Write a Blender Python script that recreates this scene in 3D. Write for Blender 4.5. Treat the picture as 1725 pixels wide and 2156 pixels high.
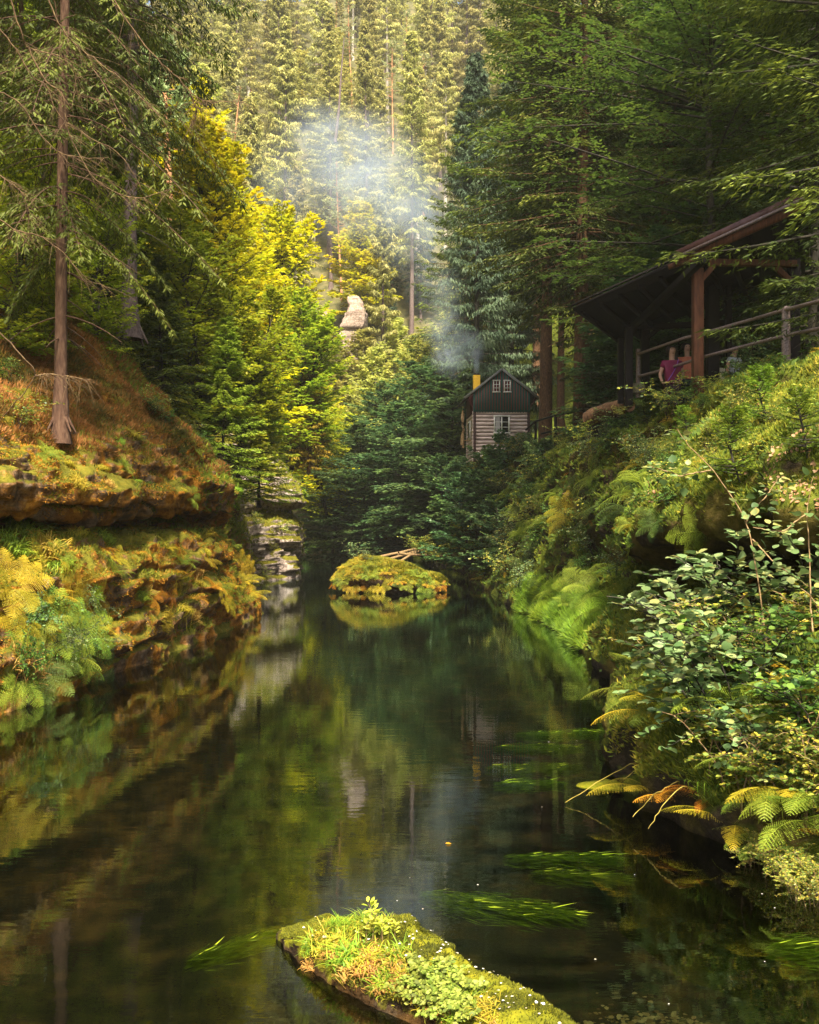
import bpy, bmesh, math
import numpy as np
from mathutils import Vector, Matrix

for o in list(bpy.data.objects): bpy.data.objects.remove(o)
SC = bpy.context.scene
COL = SC.collection
RAD = math.radians
rng = np.random.default_rng(7)

# ------------------------------------------------------------------ camera
CAMZ = 2.4; FPX = 2096.0; CX = 862.5; HY = 1116.0
cam_d = bpy.data.cameras.new('camera'); cam = bpy.data.objects.new('camera', cam_d); COL.objects.link(cam)
cam.location = (0, 0, CAMZ); cam.rotation_euler = (RAD(90), 0, 0)
cam_d.sensor_fit = 'VERTICAL'; cam_d.sensor_height = 36.0; cam_d.lens = 35.0
cam_d.shift_y = 38.0/2156.0
cam_d.clip_start = 0.05; cam_d.clip_end = 1500
SC.camera = cam

# ------------------------------------------------------------------ sky, sun, exposure
SUN_EL = 52.0; SUN_AZ = 173.5        # azimuth clockwise from +Y, where the sun stands
w = bpy.data.worlds.new('World'); SC.world = w; w.use_nodes = True
nt = w.node_tree
bg = nt.nodes['Background']; sky = nt.nodes.new('ShaderNodeTexSky')
sky.sky_type = 'NISHITA'; sky.sun_disc = False
sky.sun_elevation = RAD(SUN_EL); sky.sun_rotation = RAD(SUN_AZ)
sky.dust_density = 4.0; sky.air_density = 1.0
nt.links.new(sky.outputs[0], bg.inputs[0]); bg.inputs[1].default_value = 0.095
sd = bpy.data.lights.new('sun', 'SUN'); sun = bpy.data.objects.new('sun', sd); COL.objects.link(sun)
sd.energy = 5.0; sd.angle = RAD(6.0); sd.color = (1.0, 0.90, 0.74)
sv = Vector((math.sin(RAD(SUN_AZ))*math.cos(RAD(SUN_EL)), math.cos(RAD(SUN_AZ))*math.cos(RAD(SUN_EL)), math.sin(RAD(SUN_EL))))
sun.rotation_euler = sv.to_track_quat('Z', 'Y').to_euler()
SC.view_settings.view_transform = 'Standard'; SC.view_settings.look = 'None'
SC.view_settings.exposure = 1.68; SC.view_settings.gamma = 1.0
SC.view_settings.use_curve_mapping = False
cy = SC.cycles
cy.max_bounces = 8; cy.diffuse_bounces = 3; cy.glossy_bounces = 3; cy.transmission_bounces = 3
cy.transparent_max_bounces = 8; cy.volume_bounces = 1; cy.use_denoising = True; cy.denoiser = 'OPENIMAGEDENOISE'; cy.denoising_prefilter = 'NONE'
cy.volume_max_steps = 96; cy.volume_step_rate = 2.0
cy.caustics_reflective = False; cy.caustics_refractive = False
cy.sample_clamp_indirect = 4.0

# ------------------------------------------------------------------ numeric helpers
def P(px, py, D):
    """point seen at pixel (px,py) of the 1725-wide photograph, D metres in front of the camera"""
    return np.array([(px-CX)/FPX*D, D, CAMZ-(py-HY)/FPX*D])

def _h(ix, iy, iz):
    h = (ix*374761393 + iy*668265263 + iz*1274126177) & 0xFFFFFFFF
    h = ((h ^ (h >> 13))*1103515245) & 0xFFFFFFFF
    return ((h ^ (h >> 16)) & 0xFFFFFF)/float(0xFFFFFF)

def vnoise(p):
    p = np.asarray(p, float); i = np.floor(p).astype(np.int64); f = p-i; f = f*f*(3-2*f)
    x, y, z = i[..., 0], i[..., 1], i[..., 2]; fx, fy, fz = f[..., 0], f[..., 1], f[..., 2]
    def L(a, b, t): return a+(b-a)*t
    r = L(L(L(_h(x, y, z), _h(x+1, y, z), fx), L(_h(x, y+1, z), _h(x+1, y+1, z), fx), fy),
          L(L(_h(x, y, z+1), _h(x+1, y, z+1), fx), L(_h(x, y+1, z+1), _h(x+1, y+1, z+1), fx), fy), fz)
    return r*2-1

def fbm(p, octv=4, gain=0.5):
    p = np.asarray(p, float); a = 1.0; s = 0; n = 0
    for k in range(octv):
        s = s+a*vnoise(p+17.3*k); n += a; p = p*2.03; a *= gain
    return s/n

def nrm(v):
    return v/np.maximum(np.linalg.norm(v, axis=-1, keepdims=True), 1e-9)

def frames(d, up=None, roll=None):
    """rows: x along d, y sideways, z normal"""
    d = nrm(d)
    if up is None: up = np.broadcast_to(np.array([0, 0, 1.0]), d.shape)
    y = np.cross(up, d); bad = np.linalg.norm(y, axis=-1) < 1e-3
    if bad.any(): y[bad] = np.array([1.0, 0, 0])
    y = nrm(y); z = np.cross(d, y)
    if roll is not None:
        c, s = np.cos(roll)[..., None], np.sin(roll)[..., None]
        y, z = y*c+z*s, z*c-y*s
    return np.stack([d, y, z], axis=-2)

class MB:
    """gathers vertices and faces, then links them as one mesh object"""
    def __init__(s): s.V = []; s.F = []; s.n = 0; s.att = []; s.mi = []
    def add(s, V, F, rnd=0.5, mat=0):
        V = np.asarray(V, float).reshape(-1, 3); F = np.asarray(F, np.int64)
        s.V.append(V); s.F.append(F+s.n); s.n += len(V)
        s.att.append(np.broadcast_to(np.asarray(rnd, float), (len(F),)).copy()); s.mi.append(np.full(len(F), mat))
        return s
    def stamp(s, tv, tf, org, fr, sc, rnd=None, mat=0):
        """copies of a template (k,3) at org (N,3), frame (N,3,3), scale (N,) or (N,3)"""
        org = org.reshape(-1, 3); fr = fr.reshape(-1, 3, 3); N = len(org)
        sc = np.asarray(sc, float)
        if sc.ndim == 0: sc = np.full(N, float(sc))
        sc = sc.reshape(N, -1)
        if sc.shape[1] == 1: sc = np.repeat(sc, 3, 1)
        loc = tv[None]*sc[:, None, :]
        V = np.einsum('nkj,nji->nki', loc, fr)+org[:, None]
        if rnd is None: rnd = rng.random(N)
        rnd = np.broadcast_to(rnd, (N,))
        k = len(tv)
        F = (np.asarray(tf)[None]+(np.arange(N)*k)[:, None, None]).reshape(-1, np.asarray(tf).shape[1])
        s.add(V, F, np.repeat(rnd, len(tf)), mat)
        return s
    def tubes(s, pts, r0, r1, sides=5, rnd=0.5, mat=0, power=1.0):
        """tapered tubes along pts (N,K,3)"""
        pts = np.asarray(pts, float)
        if pts.ndim == 2: pts = pts[None]
        N, K, _ = pts.shape
        r0 = np.broadcast_to(np.asarray(r0, float), (N,)); r1 = np.broadcast_to(np.asarray(r1, float), (N,))
        t = np.gradient(pts, axis=1); fr = frames(t)
        a = np.arange(sides)*2*math.pi/sides
        rad = r0[:, None]+(r1-r0)[:, None]*(np.linspace(0, 1, K)**power)[None]
        V = pts[:, :, None]+rad[:, :, None, None]*(np.cos(a)[None, None, :, None]*fr[:, :, None, 1]+np.sin(a)[None, None, :, None]*fr[:, :, None, 2])
        i = np.arange(sides); j = (i+1) % sides
        base = (np.arange(N)[:, None, None]*K+np.arange(K-1)[None, :, None])*sides
        F = np.stack([base+i, base+j, base+sides+j, base+sides+i], -1).reshape(-1, 4)
        s.add(V, F, rnd, mat)
        return s
    def box(s, c, size, rot=None, rnd=0.5, mat=0):
        v = np.array([[x, y, z] for x in (-.5, .5) for y in (-.5, .5) for z in (-.5, .5)])*np.asarray(size)
        if rot is not None: v = v@np.array(rot).T
        f = [[0, 1, 3, 2], [4, 6, 7, 5], [0, 4, 5, 1], [2, 3, 7, 6], [0, 2, 6, 4], [1, 5, 7, 3]]
        s.add(v+np.asarray(c), f, rnd, mat); return s
    def beam(s, a, b, wd, ht, up=(0, 0, 1), rnd=0.5, mat=0):
        a = np.asarray(a, float); b = np.asarray(b, float); d = b-a; L = np.linalg.norm(d)
        fr = frames(d[None], np.asarray(up, float)[None])[0]
        return s.box((a+b)/2, (L, wd, ht), fr.T, rnd, mat)
    def build(s, name, mats, parent=None, smooth=False, bevel=0):
        me = bpy.data.meshes.new(name)
        V = np.concatenate(s.V) if s.V else np.zeros((0, 3))
        me.vertices.add(len(V)); me.vertices.foreach_set('co', V.astype(np.float32).ravel())
        lt = np.concatenate([np.full(len(f), f.shape[1]) for f in s.F]).astype(np.int32)
        lv = np.concatenate([f.ravel() for f in s.F]).astype(np.int32)
        ls = np.concatenate([[0], np.cumsum(lt)[:-1]]).astype(np.int32)
        me.loops.add(len(lv)); me.loops.foreach_set('vertex_index', lv)
        me.polygons.add(len(lt)); me.polygons.foreach_set('loop_start', ls); me.polygons.foreach_set('loop_total', lt)
        if not isinstance(mats, (list, tuple)): mats = [mats]
        for m in mats: me.materials.append(m)
        if len(mats) > 1: me.polygons.foreach_set('material_index', np.concatenate(s.mi).astype(np.int32))
        if smooth: me.polygons.foreach_set('use_smooth', np.ones(len(lt), bool))
        at = me.attributes.new('rnd', 'FLOAT', 'FACE'); at.data.foreach_set('value', np.concatenate(s.att).astype(np.float32))
        me.update(calc_edges=True)
        s.mesh = me
        if parent == 'mesh': return me
        o = bpy.data.objects.new(name, me); COL.objects.link(o)
        if parent is not None: o.parent = parent
        if bevel:
            b = o.modifiers.new('bevel', 'BEVEL'); b.width = bevel; b.segments = 2; b.limit_method = 'ANGLE'
        return o

def tag(o, label=None, cat=None, group=None, kind=None):
    if label: o['label'] = label
    if cat: o['category'] = cat
    if group: o['group'] = group
    if kind: o['kind'] = kind
    return o
def empty(name, loc, label, cat, group=None, rz=0, sc=1.0):
    o = bpy.data.objects.new(name, None); COL.objects.link(o); o.empty_display_size = 0.1
    o.location = [float(v) for v in loc]; o.rotation_euler = (0, 0, rz); o.scale = (sc,)*3 if np.isscalar(sc) else sc
    return tag(o, label, cat, group)

# ------------------------------------------------------------------ materials
def new_mat(name):
    m = bpy.data.materials.new(name); m.use_nodes = True; n = m.node_tree; n.nodes.clear()
    out = n.nodes.new('ShaderNodeOutputMaterial'); return m, n, out
def ramp(n, cols, fac, pos=None):
    r = n.nodes.new('ShaderNodeValToRGB'); cr = r.color_ramp
    k = len(cols)
    while len(cr.elements) < k: cr.elements.new(0.5)
    for i, c in enumerate(cols):
        cr.elements[i].position = pos[i] if pos else i/(k-1)
        cr.elements[i].color = (*c, 1)
    n.links.new(fac, r.inputs[0]); return r.outputs[0]
def noise_tex(n, scale, detail=4, rough=0.55, vec=None, dist=0.0):
    t = n.nodes.new('ShaderNodeTexNoise'); t.inputs['Scale'].default_value = scale
    t.inputs['Detail'].default_value = detail; t.inputs['Roughness'].default_value = rough; t.inputs['Distortion'].default_value = dist
    if vec is not None: n.links.new(vec, t.inputs['Vector'])
    return t.outputs['Fac']
def mapped(n, scale=(1, 1, 1), coord='Object', rot=(0, 0, 0)):
    tc = n.nodes.new('ShaderNodeTexCoord'); mp = n.nodes.new('ShaderNodeMapping')
    mp.inputs['Scale'].default_value = scale; mp.inputs['Rotation'].default_value = rot
    n.links.new(tc.outputs[coord], mp.inputs['Vector']); return mp.outputs[0]
def mixc(n, f, a, b, mode='MIX'):
    m = n.nodes.new('ShaderNodeMix'); m.data_type = 'RGBA'; m.blend_type = mode
    for inp, v in ((m.inputs[0], f), (m.inputs[6], a), (m.inputs[7], b)):
        if hasattr(v, 'links'): n.links.new(v, inp)
        elif isinstance(v, (int, float)): inp.default_value = v
        else: inp.default_value = (*v, 1)
    return m.outputs[2]
def mth(n, op, a, b=None, c=None, clamp=False):
    m = n.nodes.new('ShaderNodeMath'); m.operation = op; m.use_clamp = clamp
    for i, v in enumerate((a, b, c)):
        if v is None: continue
        if hasattr(v, 'links'): n.links.new(v, m.inputs[i])
        else: m.inputs[i].default_value = v
    return m.outputs[0]
def bump(n, h, strength=0.5, dist=0.05):
    b = n.nodes.new('ShaderNodeBump'); b.inputs['Strength'].default_value = strength; b.inputs['Distance'].default_value = dist
    n.links.new(h, b.inputs['Height']); return b.outputs[0]

LEAFM = {}
def leaf_mat(name, cols, trans=0.4, rough=0.55, var=0.25, spec=0.25, tcol=None):
    """foliage: colour from a per-face number and a per-tree number, partly see-through to light"""
    if name in LEAFM: return LEAFM[name]
    m, n, out = new_mat(name)
    at = n.nodes.new('ShaderNodeAttribute'); at.attribute_name = 'rnd'
    c = ramp(n, cols, at.outputs['Fac'])
    oi = n.nodes.new('ShaderNodeObjectInfo')
    v = mth(n, 'MULTIPLY_ADD', oi.outputs['Random'], 2*var, 1-var)
    hsv = n.nodes.new('ShaderNodeHueSaturation')
    n.links.new(mth(n, 'MULTIPLY_ADD', oi.outputs['Random'], 0.03, 0.485), hsv.inputs['Hue'])
    n.links.new(v, hsv.inputs['Value']); n.links.new(c, hsv.inputs['Color'])
    col = hsv.outputs[0]
    p = n.nodes.new('ShaderNodeBsdfPrincipled'); p.inputs['Roughness'].default_value = rough
    p.inputs['Specular IOR Level'].default_value = spec
    n.links.new(col, p.inputs['Base Color'])
    t = n.nodes.new('ShaderNodeBsdfTranslucent')
    n.links.new(mixc(n, 0.35, col, tcol or (0.5, 0.45, 0.05), 'MIX') if tcol else col, t.inputs[0])
    mx = n.nodes.new('ShaderNodeMixShader'); mx.inputs[0].default_value = trans
    n.links.new(p.outputs[0], mx.inputs[1]); n.links.new(t.outputs[0], mx.inputs[2])
    n.links.new(mx.outputs[0], out.inputs[0]); LEAFM[name] = m
    return m
def simple_mat(name, cols, scale=(4, 4, 4), nscale=3.0, rough=0.8, bmp=0.4, bdist=0.02, detail=6, spec=0.3, pos=None, coord='Object'):
    m, n, out = new_mat(name)
    vec = mapped(n, scale, coord); f = noise_tex(n, nscale, detail, 0.6, vec)
    p = n.nodes.new('ShaderNodeBsdfPrincipled'); p.inputs['Roughness'].default_value = rough
    p.inputs['Specular IOR Level'].default_value = spec
    n.links.new(ramp(n, cols, f, pos or [0.28+0.44*i/(len(cols)-1) for i in range(len(cols))]), p.inputs['Base Color'])
    n.links.new(bump(n, f, bmp, bdist), p.inputs['Normal'])
    n.links.new(p.outputs[0], out.inputs[0]); return m

M = {}
M['bark_spruce'] = simple_mat('bark_spruce', [(0.03, 0.015, 0.009), (0.085, 0.043, 0.024), (0.14, 0.085, 0.05)], (9, 9, 2.2), 2.5, 0.9, 0.9, 0.03)
M['bark_warm'] = simple_mat('bark_warm', [(0.03, 0.014, 0.007), (0.10, 0.05, 0.022), (0.17, 0.095, 0.045)], (9, 9, 3), 2.5, 0.9, 0.9, 0.03)
M['bark_pink'] = simple_mat('bark_pink', [(0.05, 0.032, 0.026), (0.11, 0.078, 0.066), (0.18, 0.135, 0.12)], (7, 7, 3), 2.5, 0.9, 0.8, 0.03)
M['bark_pine'] = simple_mat('bark_pine', [(0.24, 0.10, 0.04), (0.42, 0.2, 0.09), (0.5, 0.3, 0.17)], (5, 5, 2), 2.5, 0.9, 0.6, 0.03)
M['bark_pale'] = simple_mat('bark_pale', [(0.16, 0.13, 0.09), (0.36, 0.32, 0.26), (0.5, 0.46, 0.4)], (6, 6, 2), 2.5, 0.9, 0.5, 0.02)
M['bark_dark'] = simple_mat('bark_dark', [(0.012, 0.011, 0.008), (0.03, 0.026, 0.018), (0.06, 0.05, 0.03)], (6, 6, 2), 2.5, 0.9, 0.5, 0.02)
M['bough_wood'] = simple_mat('bough_wood', [(0.035, 0.02, 0.01), (0.11, 0.065, 0.03), (0.22, 0.15, 0.06)], (6, 6, 6), 3, 0.85, 0.3, 0.005)
M['dead_wood'] = simple_mat('dead_wood', [(0.10, 0.055, 0.02), (0.22, 0.14, 0.06), (0.34, 0.25, 0.12)], (6, 6, 6), 3, 0.8, 0.3, 0.005)

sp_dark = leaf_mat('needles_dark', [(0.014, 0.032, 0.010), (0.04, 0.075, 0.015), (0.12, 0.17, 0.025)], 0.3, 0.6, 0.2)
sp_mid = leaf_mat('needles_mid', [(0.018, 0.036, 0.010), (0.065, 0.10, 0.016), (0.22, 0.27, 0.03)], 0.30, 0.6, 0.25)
sp_far = leaf_mat('needles_far_hazed', [(0.11, 0.125, 0.035), (0.32, 0.31, 0.08), (0.62, 0.54, 0.19)], 0.4, 0.6, 0.25)  # hazy, sunlit paleness of the far hillside put into the needle colour
sp_blue = leaf_mat('needles_blue', [(0.022, 0.045, 0.028), (0.06, 0.10, 0.05), (0.13, 0.18, 0.08)], 0.3, 0.6, 0.2)
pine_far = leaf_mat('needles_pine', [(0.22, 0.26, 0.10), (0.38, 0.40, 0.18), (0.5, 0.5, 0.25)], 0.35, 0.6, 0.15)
sp_olive = leaf_mat('needles_olive', [(0.025, 0.038, 0.007), (0.075, 0.09, 0.012), (0.16, 0.17, 0.022)], 0.35, 0.6, 0.2)
be_yellow = leaf_mat('leaves_yellow', [(0.22, 0.30, 0.01), (0.52, 0.50, 0.012), (0.80, 0.62, 0.015)], 0.5, 0.5, 0.12)
be_lime = leaf_mat('leaves_lime', [(0.12, 0.22, 0.01), (0.30, 0.38, 0.02), (0.50, 0.48, 0.03)], 0.5, 0.5, 0.15)
be_green = leaf_mat('leaves_green', [(0.022, 0.065, 0.012), (0.075, 0.15, 0.022), (0.18, 0.28, 0.035)], 0.4, 0.45, 0.2, 0.4)
be_teal = leaf_mat('leaves_deep', [(0.02, 0.058, 0.028), (0.075, 0.15, 0.05), (0.21, 0.31, 0.07)], 0.4, 0.45, 0.15, 0.4)
be_pale = leaf_mat('leaves_pale', [(0.24, 0.30, 0.06), (0.44, 0.46, 0.10), (0.62, 0.55, 0.14)], 0.5, 0.5, 0.15)
sh_mix = leaf_mat('leaves_shrub', [(0.07, 0.13, 0.02), (0.16, 0.24, 0.04), (0.34, 0.36, 0.05), (0.5, 0.36, 0.04)], 0.4, 0.4, 0.2, 0.5)
sh_glau = leaf_mat('leaves_glaucous', [(0.05, 0.10, 0.025), (0.12, 0.20, 0.06), (0.22, 0.31, 0.12), (0.32, 0.30, 0.08)], 0.35, 0.45, 0.12, 0.35)
fern_g = leaf_mat('fronds_green', [(0.10, 0.17, 0.02), (0.22, 0.30, 0.03), (0.34, 0.38, 0.04)], 0.45, 0.5, 0.2)
fern_y = leaf_mat('fronds_yellow', [(0.28, 0.26, 0.02), (0.46, 0.36, 0.025), (0.6, 0.42, 0.03)], 0.45, 0.5, 0.15)
fern_o = leaf_mat('fronds_orange', [(0.28, 0.12, 0.01), (0.50, 0.22, 0.012), (0.62, 0.34, 0.03)], 0.4, 0.5, 0.15)
fern_d = leaf_mat('fronds_dark', [(0.035, 0.07, 0.015), (0.08, 0.13, 0.02), (0.14, 0.18, 0.03)], 0.4, 0.5, 0.15)
gr_green = leaf_mat('grass_green', [(0.12, 0.22, 0.02), (0.26, 0.40, 0.03), (0.42, 0.50, 0.04)], 0.45, 0.5, 0.1)
gr_yellow = leaf_mat('grass_yellow', [(0.24, 0.22, 0.02), (0.46, 0.38, 0.03), (0.62, 0.46, 0.06)], 0.45, 0.5, 0.1)
gr_straw = leaf_mat('grass_straw', [(0.26, 0.13, 0.03), (0.45, 0.24, 0.05), (0.55, 0.36, 0.10)], 0.4, 0.6, 0.1)
moss_m = leaf_mat('moss_tips', [(0.035, 0.06, 0.006), (0.09, 0.13, 0.01), (0.20, 0.22, 0.013), (0.34, 0.27, 0.03)], 0.3, 0.8, 0.05)
moss_o = leaf_mat('moss_ochre_tips', [(0.09, 0.045, 0.006), (0.36, 0.16, 0.012), (0.52, 0.26, 0.02), (0.26, 0.27, 0.02)], 0.3, 0.8, 0.05)
moss_near = leaf_mat('moss_bright_tips', [(0.035, 0.04, 0.005), (0.12, 0.125, 0.007), (0.26, 0.24, 0.012)], 0.3, 0.8, 0.03)
heath = leaf_mat('heather_tips', [(0.06, 0.075, 0.012), (0.16, 0.11, 0.018), (0.36, 0.17, 0.03), (0.50, 0.27, 0.08)], 0.3, 0.7, 0.05)
litter = leaf_mat('litter', [(0.14, 0.065, 0.025), (0.32, 0.17, 0.075), (0.48, 0.31, 0.16)], 0.2, 0.6, 0.05)
petal = leaf_mat('fallen_pale', [(0.5, 0.42, 0.3), (0.66, 0.62, 0.5), (0.8, 0.78, 0.7)], 0.2, 0.5, 0.05)

# ------------------------------------------------------------------ templates
RH_V = np.array([[0, 0, 0], [.42, .5, .04], [1, 0, 0], [.42, -.5, .04]]); RH_F = [[0, 3, 2, 1]]
LF_V = np.array([[0, 0, 0], [.22, .36, .07], [.6, .44, .06], [1, 0, -.05], [.6, -.44, .06], [.22, -.36, .07], [.4, 0, -.02]])
LF_F = [[0, 6, 2, 1], [6, 3, 3, 2], [0, 5, 4, 6], [6, 4, 3, 3]]
LF_F = [[0, 6, 1], [1, 6, 2], [6, 3, 2], [0, 5, 6], [5, 4, 6], [6, 4, 3]]
# rounded, pleated alder/hazel leaf
def round_leaf():
    V = []; n = 7
    for i in range(n+1):
        t = i/n; wv = 0.47*math.sin(math.pi*min(1, t*1.02)**0.75)**0.8 if 0 < i < n else 0.0
        z = 0.05*math.sin(t*3.1)
        jag = 1+0.07*(i % 2)
        V += [[t, wv*jag, z+0.10*wv+0.02*(i % 2)], [t, 0, z-0.02], [t, -wv*jag, z+0.10*wv+0.02*(i % 2)]]
    F = []
    for i in range(n):
        a = 3*i; b = a+3
        F += [[a, a+1, b+1, b], [a+1, a+2, b+2, b+1]]
    return np.array(V), F
RL_V, RL_F = round_leaf()
def blade(n=5, curl=1.0):
    V = []; F = []
    for i in range(n+1):
        t = i/n; a = curl*t*1.9; x = t*math.cos(a*0.55); z = t*(0.75)-0.75*curl*t**2.2
        wv = 0.5*(1-t**1.6)+0.02
        V += [[x*0.9, wv, z], [x*0.9, -wv, z]]
        if i: F.append([2*i-2, 2*i-1, 2*i+1, 2*i])
    return np.array(V), F

# ------------------------------------------------------------------ plants
def layered(mb_l, mb_w, org, az, el, L, droop, up, K, tw, tang, M_, elen, ewid, hang, rnd_b, flat=0.5, both=True, wood_r=0.02, twig_wood=False, tip=0.75, s0=0.15, tdroop=0.35, tmpl=(RH_V, RH_F), tipw=.25):
    """boughs with side twigs carrying flat sprays; all arrays over boughs"""
    N = len(az)
    s = np.linspace(0, 1, K)
    hd = np.stack([np.sin(az), np.cos(az), np.zeros(N)], -1)
    z = L[:, None]*(s*np.sin(el)[:, None]-droop[:, None]*s**1.7+up[:, None]*s**3.2)
    r = L[:, None]*s*np.cos(el)[:, None]
    wob = rng.normal(0, 0.03, (N, 1))*L[:, None]*s**2
    side = np.stack([hd[:, 1], -hd[:, 0], np.zeros(N)], -1)
    pts = org[:, None]+hd[:, None]*r[..., None]+side[:, None]*wob[..., None]
    pts[..., 2] += z
    if mb_w is not None: mb_w.tubes(pts, wood_r*L**0.6, 0.004, 4)
    # twigs
    sel = s > s0; ps = pts[:, sel]; ss = s[sel]; Ks = sel.sum()
    tan = nrm(np.gradient(pts, axis=1))[:, sel]
    tl = tw*L[:, None]*(np.clip((1-ss)*1.15+0.12, 0, 1)**tip*np.clip(ss*4, 0.3, 1))[None]
    sg = np.array([-1, 1])
    ang = tang+rng.normal(0, 0.15, (N, Ks, 2))
    tn = tan[:, :, None]*np.cos(ang)[..., None]+side[:, None, None]*(sg[None, None]*np.sin(ang))[..., None]
    tn[..., 2] += rng.normal(0, 0.12, (N, Ks, 2))
    tn = nrm(tn)
    m = (np.arange(M_)+0.6)/M_
    tlr = tl[:, :, None]*rng.uniform(0.65, 1.2, (N, Ks, 2))
    tp = ps[:, :, None, None]+tn[:, :, :, None]*(tlr[..., None]*m)[..., None]
    tp[..., 2] -= (tlr[..., None]*tdroop*m**1.8)
    if twig_wood and mb_w is not None:
        q = np.concatenate([np.broadcast_to(ps[:, :, None, None], (N, Ks, 2, 1, 3)), tp[..., ::max(1, M_//3), :]], 3)
        mb_w.tubes(q.reshape(-1, q.shape[3], 3), 0.006, 0.002, 3)
    # sprays on twigs, to both sides
    e_s = sg if both else np.array([0.3])
    ea = rng.normal(0.7, 0.2, tp.shape[:-1]+(len(e_s),))*e_s
    perp = np.cross(np.array([0, 0, 1.0]), tn); perp = nrm(perp)
    d = tn[:, :, :, None, None]*np.cos(ea)[..., None]+perp[:, :, :, None, None]*np.sin(ea)[..., None]
    hg = hang*rng.uniform(0.3, 1.5, d.shape[:-1])
    d[..., 2] -= hg
    o_ = np.broadcast_to(tp[..., None, :], d.shape).reshape(-1, 3)
    o_ = o_+rng.normal(0, elen*0.12, o_.shape)
    d = d.reshape(-1, 3); n_ = len(d)
    fr = frames(d, None, rng.normal(0, flat, n_))
    sc = np.stack([elen*rng.uniform(0.6, 1.3, n_), ewid*rng.uniform(0.7, 1.3, n_), np.full(n_, elen)], -1)
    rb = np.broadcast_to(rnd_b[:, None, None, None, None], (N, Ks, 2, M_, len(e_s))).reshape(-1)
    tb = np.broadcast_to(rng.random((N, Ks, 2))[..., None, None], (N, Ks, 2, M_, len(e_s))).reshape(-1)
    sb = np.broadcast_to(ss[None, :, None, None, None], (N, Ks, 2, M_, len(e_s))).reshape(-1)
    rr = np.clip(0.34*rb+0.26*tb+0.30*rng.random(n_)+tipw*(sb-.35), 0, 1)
    keep = rng.random(n_) < 0.93
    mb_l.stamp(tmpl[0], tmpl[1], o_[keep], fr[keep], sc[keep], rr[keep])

def trunk_pts(h, lean=0.0, wob=0.05, K=14):
    t = np.linspace(0, 1, K); a = rng.uniform(0, 6.28)
    x = lean*h*t+wob*np.sin(t*4+a); y = wob*np.cos(t*3+a*1.3); x -= x[0]; y -= y[0]
    return np.stack([x, y, h*t-0.0], -1)

def spruce(name, h=24, r=3.2, base=0.15, nb=260, K=11, M_=4, elen=0.30, ewid=0.085, hang=0.55, droop=0.35, mat=sp_mid, bark='bark_spruce', tr=0.22, prof=0.75, dead=30, flat=0.5, tw=0.34, up=0.12, lean=0.0, both=True, wr=.02, tww=False):
    L_, W_ = MB(), MB()
    tp = trunk_pts(h, lean, 0.08, 16)
    W_.tubes(tp, tr, 0.02, 9, power=0.85)
    W_.tubes(np.stack([np.zeros(6), np.zeros(6), np.linspace(-.5, .9, 6)*min(1, h/15)], -1), tr*1.75, tr*.9, 9, power=.6)
    for a in rng.uniform(0, 6.28, 6): W_.tubes(np.stack([np.sin(a)*np.linspace(0, tr*2.3, 5), np.cos(a)*np.linspace(0, tr*2.3, 5), np.linspace(tr*1.2, -tr*3, 5)], -1), tr*.5, tr*.12, 5)
    t = np.sort(base+(1-base)*rng.random(nb)**0.92*0.985)
    org = np.stack([np.interp(t, np.linspace(0, 1, 16), tp[:, k]) for k in range(3)], -1)
    u = (t-base)/(1-base)
    L = r*np.clip(1-u, 0.02, 1)**prof*np.clip(0.45+u*5, 0, 1)*rng.uniform(0.6, 1.12, nb)+0.15
    az = (np.arange(nb)*2.39996+rng.normal(0, 0.35, nb))
    el = 0.0+0.7*u**1.5+rng.normal(0, 0.08, nb)
    dr = droop*(1-u*0.8)*rng.uniform(0.7, 1.3, nb)
    layered(L_, W_, org, az, el, L, dr, np.full(nb, up), K, tw, 0.95, M_, elen, ewid, hang, rng.random(nb), flat, both, wr, tww)
    if dead:
        t2 = rng.uniform(max(0.03, base-0.22), base+0.15, dead); o2 = np.stack([np.interp(t2, np.linspace(0, 1, 16), tp[:, k]) for k in range(3)], -1)
        a2 = rng.uniform(0, 6.28, dead); l2 = rng.uniform(0.3, 0.8, dead)*r*0.6
        q = np.linspace(0, 1, 5)[None, :, None]
        d2 = np.stack([np.sin(a2), np.cos(a2), np.full(dead, -0.15)], -1)
        pp = o2[:, None]+d2[:, None]*q*l2[:, None, None]; pp[..., 2] -= 0.3*l2[:, None]*q[..., 0]**2
        W_.tubes(pp, 0.018, 0.004, 3)
    return {'crown': L_.build('crown', mat, 'mesh'), 'trunk': W_.build('trunk', M[bark], 'mesh', smooth=True)}

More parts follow.
